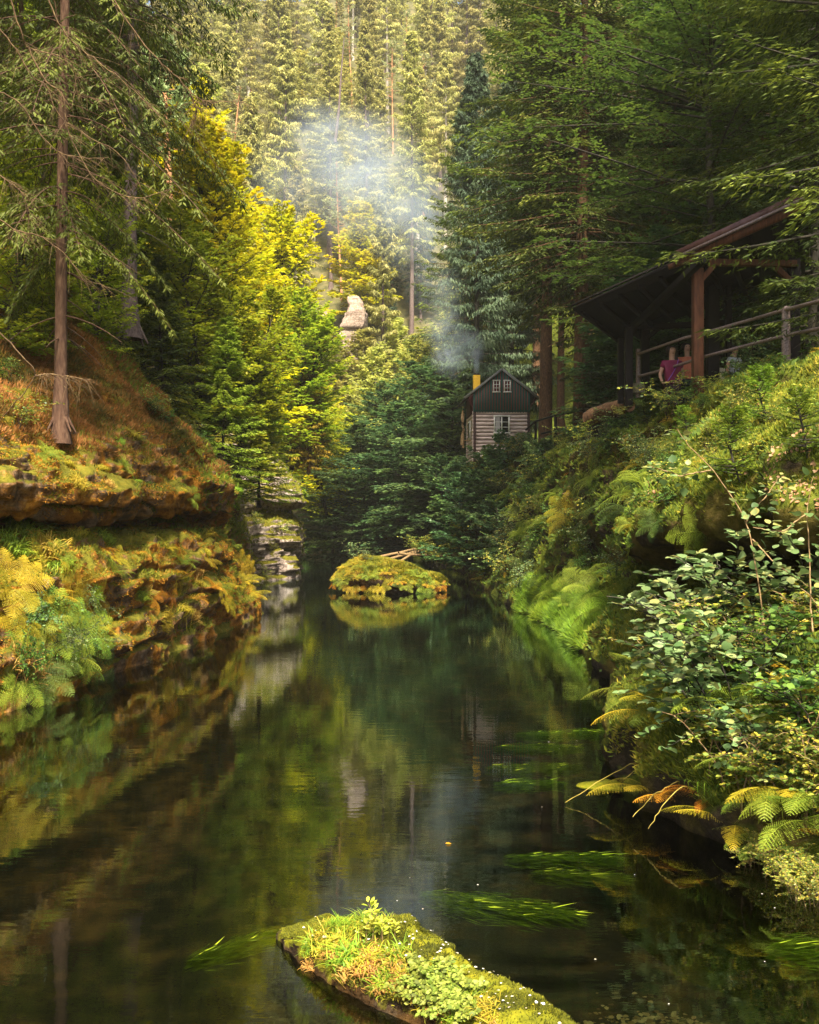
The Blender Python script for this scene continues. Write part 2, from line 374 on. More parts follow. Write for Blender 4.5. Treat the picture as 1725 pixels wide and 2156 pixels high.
def broadleaf(name, h=12, r=4.0, base=0.15, nb=60, K=9, M_=5, elen=0.16, ewid=0.10, hang=0.25, droop=0.12, mat=be_green, bark='bark_dark', tr=0.14, up=0.05, el0=0.15, el1=1.1, profk=0.6, lean=0.0, tw=0.42, flat=0.45, stems=1, tmpl=(RH_V, RH_F)):
    L_, W_ = MB(), MB()
    for k in range(stems):
        tp = trunk_pts(h*rng.uniform(0.85, 1.0), lean+(rng.uniform(-.25, .25) if stems > 1 else 0), 0.3, 14)
        if stems > 1: tp[:, 1] += rng.uniform(-.2, .2)*tp[:, 2]
        W_.tubes(tp, tr, 0.02, 7)
        n = nb//stems
        t = np.sort(base+(1-base)*rng.random(n)*0.98)
        org = np.stack([np.interp(t, np.linspace(0, 1, 14), tp[:, c]) for c in range(3)], -1)
        u = (t-base)/(1-base)
        L = r*(np.sin(math.pi*np.clip(0.18+0.80*u, 0, 1))**profk)*rng.uniform(0.55, 1.1, n)+0.2
        az = np.arange(n)*2.39996+rng.normal(0, 0.5, n)
        el = el0+(el1-el0)*u**1.3+rng.normal(0, 0.12, n)
        layered(L_, W_, org, az, el, L, droop*rng.uniform(0.6, 1.6, n), np.full(n, up), K, tw, 0.85, M_, elen, ewid, hang, rng.random(n), flat, True, 0.016, True, tip=0.6, s0=0.2, tdroop=0.15, tmpl=tmpl)
    return {'crown': L_.build('crown', mat, 'mesh'), 'trunk': W_.build('trunk', M[bark], 'mesh', smooth=True)}

def pine(name, h=24, r=3.0, mat=pine_far):
    L_, W_ = MB(), MB()
    tp = trunk_pts(h, 0.03, 0.15, 16); W_.tubes(tp, 0.22, 0.05, 8)
    nb = 46; t = np.sort(rng.uniform(0.5, 0.99, nb)); u = (t-0.5)/0.5
    org = np.stack([np.interp(t, np.linspace(0, 1, 16), tp[:, k]) for k in range(3)], -1)
    L = r*rng.uniform(0.5, 1.0, nb)*(1-0.6*u)
    layered(L_, W_, org, rng.uniform(0, 6.28, nb), 0.1+0.6*u+rng.normal(0, 0.25, nb), L, np.full(nb, 0.1), np.full(nb, 0.25), 9, 0.42, 0.8, 5, 0.30, 0.10, -0.35, rng.random(nb), 0.9, True, 0.03, s0=0.45)
    return {'crown': L_.build('crown', mat, 'mesh'), 'trunk': W_.build('trunk', M['bark_pine'], 'mesh', smooth=True)}

def place(kind, proto, loc, label, cat='tree', group=None, rz=None, sc=1.0, tilt=None):
    o = empty(kind, loc, label, cat, group, rng.uniform(0, 6.28) if rz is None else rz, sc)
    if tilt: o.rotation_euler = (tilt[0], tilt[1], o.rotation_euler[2])
    for nm, me in proto.items():
        c = bpy.data.objects.new(nm, me); COL.objects.link(c); c.parent = o
    return o

def frond_into(mb, org, az, el, L, bend, K=20, wid=0.26, npin=9, rnd=0.5, detail=True):
    """one pinnate frond: arched rachis, pinnae in pairs, each cut into leaflets"""
    s = np.linspace(0, 1, K)
    a = el-bend*s**1.3
    dx = np.cumsum(np.cos(a))/K*L; dz = np.cumsum(np.sin(a))/K*L
    hd = np.array([math.sin(az), math.cos(az), 0]); sd_ = np.array([hd[1], -hd[0], 0])
    pts = org+hd*dx[:, None]+np.array([0, 0, 1.0])*dz[:, None]
    tan = nrm(np.gradient(pts, axis=0))
    mb.tubes(pts[None], 0.006*L, 0.001, 3, rnd=min(1, rnd+0.2))
    i0 = int(K*0.16); ps = pts[i0:]; ts = tan[i0:]; u = np.linspace(0, 1, K-i0)
    pl = wid*L*(np.sin(math.pi*(0.14+0.86*u)**0.8)**0.85)+0.01
    nn = nrm(np.cross(ts, sd_))
    for sg in (-1, 1):
        d = nrm(ts*0.45+sd_*sg*0.9-np.array([0, 0, 0.18])+rng.normal(0, 0.04, ts.shape))
        if detail:
            q = (np.arange(npin)+0.5)/npin
            o2 = ps[:, None]+d[:, None]*(pl[:, None]*q)[..., None]; o2[..., 2] -= (pl[:, None]*0.15*q**2)
            pw = np.minimum(pl[:, None]*0.22, 0.62*L/K)*(1-q*0.7)+0.002
            pd = nrm(np.cross(nn, d))
            for s2 in (-1, 1):
                dd = d[:, None]*0.5+pd[:, None]*s2*0.9+0*q[None, :, None]
                dd = np.broadcast_to(dd, o2.shape).reshape(-1, 3)
                mb.stamp(RH_V, RH_F, o2.reshape(-1, 3), frames(dd, None, rng.normal(0, .2, len(dd))),
                         np.stack([pw.ravel(), np.full(pw.size, 0.9*L*wid/npin*0.5+0.001), pw.ravel()], -1), np.clip(rnd+rng.normal(0, .15, pw.size), 0, 1))
        else:
            mb.stamp(RH_V, RH_F, ps, frames(d), np.stack([pl, np.full(len(pl), L/K*0.8), pl], -1), np.clip(rnd+rng.normal(0, .15, len(pl)), 0, 1))

def fern(mat, nf=10, L=0.7, el=1.0, bend=1.3, K=20, npin=8, spread=6.28, az0=0, detail=True, wid=0.26):
    mb = MB()
    for i in range(nf):
        az = az0+spread*(i+rng.uniform(-.3, .3))/nf
        frond_into(mb, rng.normal(0, 0.02, 3)*np.array([1, 1, 0]), az, el*rng.uniform(0.6, 1.15), L*rng.uniform(0.7, 1.1), bend*rng.uniform(0.7, 1.3), K, wid, npin, rng.random(), detail)
    return mb.build('fern', mat, 'mesh')

def grass(mat, nb=160, L=0.5, wd=0.006, rad=0.10, curl=(0.6, 1.5), hang=None):
    mb = MB()
    for c in np.linspace(curl[0], curl[1], 4):
        V, F = blade(6, c); n = nb//4
        az = rng.uniform(0, 6.28, n) if hang is None else rng.normal(hang, 0.8, n)
        d = np.stack([np.sin(az), np.cos(az), np.zeros(n)], -1)
        org = rng.normal(0, rad, (n, 3)); org[:, 2] = 0
        sl = L*rng.uniform(0.5, 1.15, n)
        mb.stamp(V, F, org, frames(d), np.stack([sl*rng.uniform(0.5, 1.1, n), np.full(n, wd*2), sl], -1))
    return mb.build('grass_tuft', mat, 'mesh')

def shrub(mat, bark='bark_dark', ns=9, h=1.3, spread=0.7, elen=0.06, ewid=0.045, nl=26, tmpl=(LF_V, LF_F), rad=0.12, side=4, az0=None, azs=6.28, r=0.008, lv=2, droopk=1.0):
    """arching stems with side twigs, leaves set along them"""
    L_, W_ = MB(), MB()
    K = 10; s = np.linspace(0, 1, K)
    az = (rng.uniform(0, 6.28, ns) if az0 is None else rng.normal(az0, azs, ns))
    hd = np.stack([np.sin(az), np.cos(az), np.zeros(ns)], -1)
    H = h*rng.uniform(0.6, 1.05, ns); R = spread*rng.uniform(0.3, 1.2, ns)
    o_ = np.concatenate([rng.normal(0, rad, (ns, 2)), np.zeros((ns, 1))], 1)
    pts = o_[:, None]+hd[:, None]*(R[:, None]*s**1.5)[..., None]
    pts[..., 2] += H[:, None]*(s-0.28*droopk*s**3)
    pts += np.cumsum(rng.normal(0, 0.012*h, pts.shape), 1)
    W_.tubes(pts, r, r*0.35, 4)
    allc = [pts]
    for j in range(side):
        k = rng.integers(3, K-1, ns); b = pts[np.arange(ns), k]
        a2 = rng.uniform(0, 6.28, ns); d2 = np.stack([np.sin(a2), np.cos(a2), rng.uniform(0.0, 0.7, ns)], -1)
        l2 = h*rng.uniform(0.18, 0.42, ns); q = b[:, None]+d2[:, None]*(l2[:, None]*s)[..., None]
        q[..., 2] -= 0.25*l2[:, None]*s**2; q += np.cumsum(rng.normal(0, 0.006*h, q.shape), 1)
        W_.tubes(q, r*0.5, r*0.2, 3); allc.append(q)
    C = np.concatenate(allc); n = len(C)
    t = rng.uniform(0.12, 1, (n, nl))
    idx = t*(K-1); i0 = np.clip(idx.astype(int), 0, K-2); f = (idx-i0)[..., None]
    ar = np.arange(n)[:, None]
    p_ = C[ar, i0]*(1-f)+C[ar, i0+1]*f; tn = nrm(C[ar, i0+1]-C[ar, i0])
    a = rng.uniform(0, 6.28, (n, nl)); d = np.stack([np.sin(a), np.cos(a), rng.uniform(-0.35, 0.35, (n, nl))], -1)+tn*0.5
    d = d.reshape(-1, 3); p_ = p_.reshape(-1, 3); m = len(d)
    sc = elen*rng.uniform(0.45, 1.2, m)
    L_.stamp(tmpl[0], tmpl[1], p_+nrm(d)*0.2*elen, frames(d, None, rng.normal(0, 0.45, m)), np.stack([sc, sc*ewid/elen, sc], -1))
    return {'foliage': L_.build('foliage', mat, 'mesh', smooth=False), 'stems': W_.build('stems', M[bark], 'mesh')}

# ------------------------------------------------------------------ banks: cross-sections lofted along the river
# (D, water-edge X, [(outward, z)...18])
LEFT = [
 (3.0,  -6.6, [(-.25,-1.6),(0,-.25),(.05,.25),(.1,.9),(.2,1.5),(.3,2.1),(.8,2.3),(1.3,2.4),(1.3,2.7),(.6,2.7),(.4,3.0),(.5,3.5),(1.0,4.1),(2,4.8),(4,6.6),(8,10.5),(16,19),(45,50)]),
 (12.0, -5.35,[(-.25,-1.6),(0,-.25),(.1,.2),(.3,.7),(.5,1.1),(.6,1.9),(.9,2.25),(1.3,2.35),(1.3,2.7),(.7,2.6),(.45,2.9),(.5,3.4),(.9,3.9),(2,4.7),(4,6.4),(8,10.2),(16,19),(45,50)]),
 (16.0, -4.9, [(-.25,-1.6),(0,-.25),(.05,.25),(.1,.8),(.12,1.4),(.3,2.1),(.9,2.3),(1.6,2.35),(1.5,2.75),(.6,2.62),(.3,2.9),(.4,3.5),(.8,4.0),(1.9,4.9),(4,6.7),(8,10.4),(16,19),(45,50)]),
 (22.0, -4.35,[(-.25,-1.6),(0,-.25),(.05,.25),(.08,.9),(.1,1.5),(.25,2.2),(.9,2.4),(1.6,2.45),(1.5,2.85),(.5,2.75),(.2,3.1),(.3,3.8),(.6,4.5),(1.6,5.4),(4,8.0),(8,11.5),(16,20),(45,50)]),
 (25.5, -4.2, [(-.25,-1.6),(0,-.25),(.05,.25),(.1,.9),(.15,1.4),(.25,1.9),(.5,2.2),(.8,2.4),(.8,2.6),(.5,2.7),(.3,3.0),(.3,3.4),(.5,3.8),(1.5,5.0),(4,8.0),(8,12),(16,20),(45,50)]),
 (28.5, -4.15,[(-.25,-1.6),(0,-.25),(.1,.2),(.3,.6),(.5,1.0),(.7,1.4),(.9,1.8),(1.0,2.0),(1.1,2.2),(1.2,2.4),(1.3,2.7),(1.4,3.0),(1.6,3.5),(2.4,4.8),(5,8.0),(9,12.5),(16,20),(45,50)]),
 (32.0, -5.1, [(-.25,-1.6),(0,-.25),(.1,.2),(.3,.6),(.4,1.0),(.5,1.4),(.6,1.8),(.7,2.1),(.8,2.4),(.8,2.7),(.9,3.0),(1.0,3.6),(1.2,4.2),(2.4,5.6),(5,8.6),(9,13),(16,21),(45,52)]),
 (46.2, -7.2, [(-.25,-1.6),(0,-.25),(.05,.3),(.1,.9),(.1,1.5),(.2,2.1),(.3,2.6),(.4,3.0),(.5,3.4),(.5,3.8),(.5,4.2),(.6,4.8),(1.0,5.6),(2.4,7.2),(5,10),(9,15),(16,24),(45,56)]),
 (49.3, -5.65,[(-.25,-1.6),(0,-.25),(-.1,.3),(-.1,.9),(-.1,1.5),(-.1,2.1),(-.05,2.7),(.5,3.0),(.5,3.5),(-.25,3.7),(-.2,4.3),(.1,5.0),(.7,5.5),(1.9,6.9),(5,10),(9,15),(16,24),(45,56)]),
 (54.0, -5.8, [(-.25,-1.6),(0,-.25),(0,.3),(0,.9),(-.1,1.5),(-.1,2.1),(0,2.7),(.4,3.0),(.4,3.5),(-.1,3.7),(0,4.3),(.2,5.0),(.7,5.5),(1.9,7.2),(5,11),(9,16),(16,25),(45,58)]),
 (60.0, -8.2, [(-.25,-1.6),(0,-.25),(.1,.3),(.2,.9),(.2,1.5),(.3,2.1),(.4,2.6),(.5,3.0),(.6,3.4),(.7,3.8),(.8,4.2),(.9,4.8),(1.4,5.6),(3,8),(6,12),(10,17),(18,27),(45,60)]),
 (78.0, -12., [(-.25,-1.6),(0,-.25),(.1,.3),(.2,.9),(.4,1.5),(.6,2.1),(.8,2.6),(1.0,3.0),(1.2,3.4),(1.4,3.8),(1.6,4.2),(1.9,4.8),(2.4,5.6),(4,8),(8,14),(12,20),(20,30),(45,65)]),
 (110.,-26., [(-.25,-1.6),(0,-.25),(.1,.3),(.2,.9),(.4,1.5),(.6,2.1),(.8,2.6),(1.0,3.0),(1.2,3.4),(1.4,3.8),(1.6,4.2),(1.9,4.8),(2.4,5.6),(4,8),(8,14),(12,20),(20,32),(45,70)]),
]
RIGHT = [
 (3.0,  3.9, [(-.25,-1.6),(0,-.2),(.3,.1),(.7,.3),(1.2,.5),(1.8,.7),(2.8,.9),(2.9,2.2),(2.0,2.4),(1.7,2.6),(1.9,3.0),(2.6,3.7),(3.6,4.5),(4.6,5.3),(8,5.5),(9,7.5),(16,15),(45,48)]),
 (6.4,  3.3, [(-.25,-1.6),(0,-.2),(.1,.25),(.35,.5),(.8,.8),(1.2,1.0),(2.6,1.1),(2.7,2.2),(2.0,2.4),(1.7,2.6),(1.9,3.0),(2.6,3.7),(3.4,4.4),(4.3,5.2),(8,5.4),(9,7.5),(16,15),(45,48)]),
 (7.1,  2.80,[(-.25,-1.6),(0,-.2),(.08,.3),(.3,.6),(.7,.95),(1.2,1.2),(2.6,1.2),(2.7,2.2),(2.0,2.4),(1.7,2.6),(1.9,3.0),(2.6,3.7),(3.5,4.4),(4.4,5.2),(8,5.4),(9,7.5),(16,15),(45,48)]),
 (7.8,  2.32,[(-.25,-1.6),(0,-.2),(.08,.35),(.3,.7),(.7,1.0),(1.3,1.25),(2.6,1.25),(2.7,2.2),(2.0,2.4),(1.7,2.6),(1.9,3.0),(2.6,3.7),(3.7,4.4),(4.8,5.2),(8,5.4),(9,7.5),(16,15),(45,48)]),
 (8.8,  2.02,[(-.25,-1.6),(0,-.2),(.08,.35),(.3,.7),(.7,1.0),(1.3,1.2),(2.6,1.15),(2.7,2.2),(2.0,2.4),(1.7,2.6),(1.9,3.0),(2.6,3.6),(3.8,4.4),(5.0,5.2),(8,5.4),(9,7.5),(16,15),(45,48)]),
 (10.2, 2.10,[(-.25,-1.6),(0,-.2),(.1,.2),(.4,.45),(.9,.65),(1.4,.8),(2.6,.85),(2.7,2.2),(1.7,2.35),(1.3,2.55),(1.5,2.9),(2.2,3.5),(3.5,4.4),(4.8,5.2),(8,5.4),(9,7.5),(16,15),(45,48)]),
 (12.5, 2.55,[(-.25,-1.6),(0,-.2),(.05,.1),(.3,.3),(.8,.5),(1.4,.6),(2.4,.7),(2.5,2.1),(1.2,2.3),(.8,2.5),(.95,2.85),(1.7,3.3),(2.9,4.2),(4.2,5.1),(8,5.3),(9,7.5),(16,15),(45,48)]),
 (15.0, 3.15,[(-.25,-1.6),(0,-.2),(.05,.1),(.3,.4),(.7,.6),(1.1,.8),(1.8,.9),(1.9,1.9),(.7,2.1),(.4,2.3),(.45,2.7),(1.1,3.4),(2.2,4.3),(3.6,5.1),(7,5.2),(8,7.2),(15,15),(45,48)]),
 (17.5, 3.3, [(-.25,-1.6),(0,-.2),(.05,.2),(.2,.6),(.3,1.0),(.5,1.3),(.8,1.6),(.9,1.9),(.7,2.1),(.6,2.3),(.8,2.8),(1.3,3.5),(2.2,4.4),(3.15,5.1),(6,5.2),(7.5,7.2),(15,15),(45,48)]),
 (20.0, 3.45,[(-.25,-1.6),(0,-.2),(.1,.15),(.4,.4),(.7,.8),(.9,1.2),(1.0,1.6),(1.1,1.9),(1.2,2.2),(1.25,2.5),(1.3,3.0),(1.5,3.6),(2.0,4.3),(2.5,4.9),(5.5,5.0),(7,7),(15,15),(45,48)]),
 (24.0, 3.5, [(-.25,-1.6),(0,-.2),(.3,.15),(.6,.35),(.8,.7),(.9,1.1),(1.0,1.5),(1.05,1.9),(1.1,2.2),(1.15,2.6),(1.2,3.0),(1.3,3.6),(1.45,4.1),(1.7,4.6),(5,4.75),(6.5,7),(15,15),(45,48)]),
 (29.0, 3.15,[(-.25,-1.6),(0,-.2),(.2,.2),(.4,.5),(.6,.9),(.8,1.2),(.9,1.6),(1.0,2.0),(1.1,2.3),(1.2,2.6),(1.3,3.0),(1.4,3.6),(1.6,4.1),(1.9,4.7),(5,4.9),(7,7),(15,15),(45,48)]),
 (38.0, 3.1, [(-.25,-1.6),(0,-.2),(.2,.2),(.4,.5),(.6,.9),(.8,1.3),(.9,1.7),(1.0,2.1),(1.1,2.5),(1.2,2.9),(1.4,3.4),(1.7,4.0),(2.0,4.7),(2.4,5.3),(6,5.6),(8,8),(16,17),(45,50)]),
 (48.0, 2.7, [(-.25,-1.6),(0,-.2),(.2,.2),(.3,.6),(.4,1.0),(.5,1.5),(.6,2.0),(.7,2.5),(.7,3.0),(.8,3.5),(.8,4.0),(.9,4.7),(1.0,5.3),(1.2,5.9),(5,6.1),(8,9),(16,18),(45,52)]),
 (57.0, 1.8, [(-.25,-1.6),(0,-.2),(.2,.2),(.4,.6),(.5,1.0),(.6,1.5),(.7,2.0),(.8,2.5),(.8,3.0),(.9,3.5),(1.0,4.0),(1.1,4.7),(1.2,5.3),(1.5,5.9),(5,6.2),(8,9),(16,18),(45,52)]),
 (68.0, 1.2, [(-.25,-1.6),(0,-.2),(.3,.2),(.6,.3),(1.0,.5),(1.4,.7),(1.8,.9),(2.2,1.3),(2.6,1.8),(3.0,2.4),(3.4,3.0),(3.8,3.8),(4.4,4.6),(5,5.4),(8,6.2),(11,9),(18,18),(45,54)]),
 (82.0,-0.5, [(-.25,-1.6),(0,-.2),(.3,.2),(.6,.3),(1.0,.5),(1.4,.7),(1.8,.9),(2.2,1.3),(2.6,1.8),(3.0,2.4),(3.4,3.0),(3.8,3.8),(4.4,4.6),(5,5.4),(8,8.2),(12,12),(20,22),(50,60)]),
 (92.0,-7.0, [(-.25,-1.6),(0,-.2),(.3,.2),(.6,.3),(1.0,.5),(1.4,.7),(1.8,.9),(2.2,1.3),(2.6,1.8),(3.0,2.4),(3.4,3.0),(3.8,3.8),(4.4,4.6),(5,5.4),(8,8.2),(12,12),(20,22),(50,60)]),
]
class Bank:
    def __init__(s, keys, sgn):
        s.D = np.array([k[0] for k in keys]); s.X = np.array([k[1] for k in keys])
        s.Pf = np.array([k[2] for k in keys], float); s.sgn = sgn
    def prof(s, D):
        D = np.atleast_1d(D); out = np.empty((len(D), 18, 2))
        for i in range(18):
            for c in range(2): out[:, i, c] = np.interp(D, s.D, s.Pf[:, i, c])
        return out, np.interp(D, s.D, s.X)
    def ground(s, X, Y, k0=11):
        p, xw = s.prof(Y); o = (X-xw)*s.sgn
        q = p[0, k0:]; oo = np.maximum.accumulate(q[:, 0]+np.arange(len(q))*1e-4)
        return float(np.interp(o[0], oo, q[:, 1]))
    def mesh(s, ns, seg, amp):
        D = s.D[0]*(s.D[-1]/s.D[0])**np.linspace(0, 1, ns)
        p, xw = s.prof(D)
        t = np.concatenate([np.linspace(i, i+1, seg[i], endpoint=False) for i in range(17)]+[[17.0]])
        i0 = np.clip(t.astype(int), 0, 16); f = (t-i0)[None, :, None]
        # catmull-rom along the cross-section for rounded shapes
        g = lambda k: p[:, np.clip(k, 0, 17)]
        a, b, c, d = g(i0-1), g(i0), g(i0+1), g(i0+2)
        q = 0.5*(2*b+(c-a)*f+(2*a-5*b+4*c-d)*f**2+(3*b-3*c+d-a)*f**3)
        lin = b+(c-b)*f; q = 0.55*q+0.45*lin
        V = np.stack([xw[:, None]+s.sgn*q[..., 0], np.broadcast_to(D[:, None], q.shape[:2]), q[..., 1]], -1)
        du = np.gradient(V, axis=0); dv = np.gradient(V, axis=1)
        N_ = nrm(np.cross(du, dv))*(-s.sgn)
        N_ = -N_*np.sign((N_[..., 0]*s.sgn).mean()) if False else N_
        V = V+N_*amp(V)[..., None]
        nt_ = V.shape[1]
        idx = np.arange(ns*nt_).reshape(ns, nt_)
        F = np.stack([idx[:-1, :-1], idx[1:, :-1], idx[1:, 1:], idx[:-1, 1:]], -1).reshape(-1, 4)
        if s.sgn > 0: F = F[:, ::-1]
        s.V = V.reshape(-1, 3); s.F = F; s.t = np.broadcast_to(t, (ns, nt_)).reshape(-1)
        return s
def amp_left(V):
    w_ = np.clip((V[..., 2]+0.3)*2, 0, 1)
    near = 1.0
    st = fbm(V*np.array([0.7, 0.35, 2.6]), 4)*0.26+fbm(V*np.array([2.2, 1.4, 4.5])+9, 4)*0.16+fbm(V*np.array([6., 6., 9.]), 4)*0.09
    big = fbm(V*np.array([.28, .28, .28])+3, 3)*0.3*np.clip((V[..., 2]-4)/3, 0, 1)
    low = np.clip((4.6-V[..., 2])*2, 0, 1)
    zz = (V[..., 2]+.35*fbm(V*np.array([.5, .5, .5])+40, 3))/.62; dd = np.abs(zz-np.floor(zz)-.5)
    st = st-0.16*np.exp(-(dd/.07)**2)*low*(fbm(V*.9+60, 2) > -.25)+0.10*(_h(np.floor(zz).astype(np.int64), np.floor(V[..., 1]/1.7+.4*np.floor(zz)).astype(np.int64), np.zeros(zz.shape, np.int64))-.5)*low
    st = np.where(V[..., 1] > 44, st*.55, st)
    vj = np.abs(vnoise(V*np.array([.5, .8, .25])+71)); st = st-0.14*np.exp(-(vj/.04)**2)*low
    cl = np.clip((V[..., 1]-44)/5, 0, 1)
    crack = np.abs(vnoise(V*np.array([0.7, 0.9, 0.35])+31)); crack = -0.5*np.exp(-(crack/0.08)**2)*cl
    return (st*(1+cl*1.0)+big+crack)*w_
def amp_right(V):
    w_ = np.clip((V[..., 2]+0.3)*2, 0, 1)
    mound = (1-np.abs(fbm(V*np.array([1.1, .9, 1.1])+5, 3)))**2*0.55-0.3
    return (mound+fbm(V*3.2, 4)*0.10+fbm(V*9, 2)*0.03)*w_
seg = [6, 6, 8, 10, 10, 10, 10, 6, 8, 10, 10, 10, 10, 14, 14, 12, 10]
LB = Bank(LEFT, -1).mesh(620, [6, 6, 10, 14, 14, 14, 12, 8, 10, 12, 14, 14, 14, 14, 14, 12, 10], amp_left)
RB = Bank(RIGHT, 1).mesh(400, seg, amp_right)

def tri_normals(V, F):
    a, b, c, d = (V[F[:, i]] for i in range(4))
    n = np.cross(c-a, d-b); ar = np.linalg.norm(n, axis=1)/2
    return (a+b+c+d)/4, nrm(n), ar
def scatter(V, F, n, wfn, seed=1):
    """random points on a quad mesh, weighted"""
    r = np.random.default_rng(seed)
    c, nn, ar = tri_normals(V, F)
    wt = ar*wfn(c, nn); wt = np.maximum(wt, 0); wt /= wt.sum()
    i = r.choice(len(F), n, p=wt)
    u, v = r.random((n, 1)), r.random((n, 1))
    a, b, c_, d = (V[F[i, k]] for k in range(4))
    return (a*(1-u)+b*u)*(1-v)+(d*(1-u)+c_*u)*v, nn[i]
def in_view(c, m=60):
    D = np.maximum(c[:, 1], 0.1); px = CX+FPX*c[:, 0]/D; py = HY-FPX*(c[:, 2]-CAMZ)/D
    return ((px > -m) & (px < 1725+m) & (py > -m) & (py < 2156+m)).astype(float)

# rock / earth materials
def bank_mat(name, rock, ochre, moss, moss_amt, strata=6.0, pale=False):
    m, n, out = new_mat(name)
    vec = mapped(n, (1, 1, 1)); big = noise_tex(n, 0.8, 6, 0.65, vec, 0.6)
    fine = noise_tex(n, 6, 8, 0.7, vec); st = noise_tex(n, 1.3, 6, 0.6, mapped(n, (0.35, 0.35, strata/2)), 0.5)
    c1 = ramp(n, rock, fine, [0.3+0.4*i/(len(rock)-1) for i in range(len(rock))])
    c2 = ramp(n, ochre, fine, [0.32+0.36*i/(len(ochre)-1) for i in range(len(ochre))])
    c = mixc(n, ramp(n, [(0, 0, 0), (1, 1, 1)], big, [0.42, 0.54]), c1, c2)
    if pale:
        sp_ = n.nodes.new('ShaderNodeSeparateXYZ'); g0 = n.nodes.new('ShaderNodeNewGeometry'); n.links.new(g0.outputs['Position'], sp_.inputs[0])
        fy = mth(n, 'MULTIPLY', mth(n, 'SUBTRACT', sp_.outputs[1], 40.0), .3, clamp=True)
        c = mixc(n, fy, c, ramp(n, [(0.10, 0.075, 0.06), (0.42, 0.33, 0.27), (0.62, 0.52, 0.44)], fine, [.36, .48, .6]))
    c = mixc(n, 0.55, c, ramp(n, [(0.25, 0.22, 0.2), (1, 1, 1)], st, [0.38, 0.52]), 'MULTIPLY')
    geo = n.nodes.new('ShaderNodeNewGeometry'); sx = n.nodes.new('ShaderNodeSeparateXYZ'); n.links.new(geo.outputs['Normal'], sx.inputs[0])
    mm = mth(n, 'ADD', mth(n, 'MULTIPLY', sx.outputs[2], 0.55), mth(n, 'MULTIPLY', noise_tex(n, 1.7, 7, 0.7, vec), 1.1))
    c = mixc(n, ramp(n, [(0, 0, 0), (1, 1, 1)], mm, [1.0-moss_amt, 1.12-moss_amt]), c, ramp(n, moss, fine, [0.3, 0.5, 0.7]))
    p = n.nodes.new('ShaderNodeBsdfPrincipled'); p.inputs['Roughness'].default_value = 0.9; p.inputs['Specular IOR Level'].default_value = 0.12
    n.links.new(c, p.inputs['Base Color'])
    n.links.new(bump(n, mth(n, 'ADD', fine, st), 0.9, 0.08), p.inputs['Normal']); n.links.new(p.outputs[0], out.inputs[0]); return m
M['bank_l'] = bank_mat('ochre_sandstone', [(0.035, 0.025, 0.015), (0.17, 0.11, 0.06), (0.36, 0.26, 0.18)], [(0.10, 0.04, 0.006), (0.42, 0.17, 0.014), (0.60, 0.30, 0.045)], [(0.06, 0.06, 0.008), (0.14, 0.13, 0.012), (0.22, 0.17, 0.02)], 0.36, pale=True)
M['bank_r'] = bank_mat('mossy_earth', [(0.012, 0.010, 0.007), (0.035, 0.026, 0.014), (0.08, 0.055, 0.03)], [(0.05, 0.04, 0.01), (0.11, 0.09, 0.015), (0.2, 0.14, 0.04)], [(0.03, 0.045, 0.006), (0.08, 0.10, 0.01), (0.18, 0.18, 0.016)], 0.38)
def mesh_obj(name, V, F, mat, kind='structure', smooth=True):
    mb = MB(); mb.add(V, F, 0.5); o = mb.build(name, mat, None, smooth); 
    if kind: o['kind'] = kind
    return o
mesh_obj('rocky_riverbank', LB.V, LB.F, M['bank_l'])
mesh_obj('mossy_riverbank', RB.V, RB.F, M['bank_r'])

# far hill
def hill_z(X, Y):
    return (Y-94-0.10*np.abs(X+5))*1.02+2.5*fbm(np.stack([X*.05, Y*.05, 0*X], -1), 3)-0.6
gx, gy = np.meshgrid(np.linspace(-90, 90, 120), np.linspace(88, 205, 90)); gz = np.maximum(hill_z(gx, gy), -1.0)
V = np.stack([gx, gy, gz], -1).reshape(-1, 3); idx = np.arange(len(V)).reshape(90, 120)
F = np.stack([idx[:-1, :-1], idx[:-1, 1:], idx[1:, 1:], idx[1:, :-1]], -1).reshape(-1, 4)
M['hill'] = simple_mat('forest_floor', [(0.03, 0.032, 0.012), (0.08, 0.075, 0.025), (0.15, 0.12, 0.05)], (1, 1, 1), 0.9, 0.95, 0.5, 0.2)
mesh_obj('hillside', V, F, M['hill'])

# ------------------------------------------------------------------ river bed and water
gx, gy = np.meshgrid(np.concatenate([np.linspace(-60, -7, 30), np.linspace(-6.5, 6.5, 160), np.linspace(7, 60, 30)]), np.concatenate([np.linspace(-12, 2, 20), np.linspace(2.2, 14, 150), np.linspace(14.5, 130, 120)]))
shal = np.exp(-(((gx-1.4)/1.1)**2+((gy-4.6)/1.7)**2))
gz = -1.15+0.93*shal+0.12*fbm(np.stack([gx, gy, 0*gx], -1)*0.8, 4)
V = np.stack([gx, gy, gz], -1).reshape(-1, 3); a_, b_ = gx.shape; idx = np.arange(len(V)).reshape(a_, b_)
F = np.stack([idx[:-1, :-1], idx[:-1, 1:], idx[1:, 1:], idx[1:, :-1]], -1).reshape(-1, 4)
M['bed'] = simple_mat('river_bed_silt', [(0.006, 0.005, 0.002), (0.03, 0.019, 0.006), (0.14, 0.07, 0.018)], (1, 1, 1), 2.2, 0.9, 0.5, 0.05)
mesh_obj('river_bed', V, F, M['bed'])
mw, n, out = new_mat('river_water')
geo = n.nodes.new('ShaderNodeNewGeometry')
def mapv(scale, rot=0.0):
    mp = n.nodes.new('ShaderNodeMapping'); mp.inputs['Scale'].default_value = scale; mp.inputs['Rotation'].default_value = (0, 0, rot)
    n.links.new(geo.outputs['Position'], mp.inputs['Vector']); return mp.outputs[0]
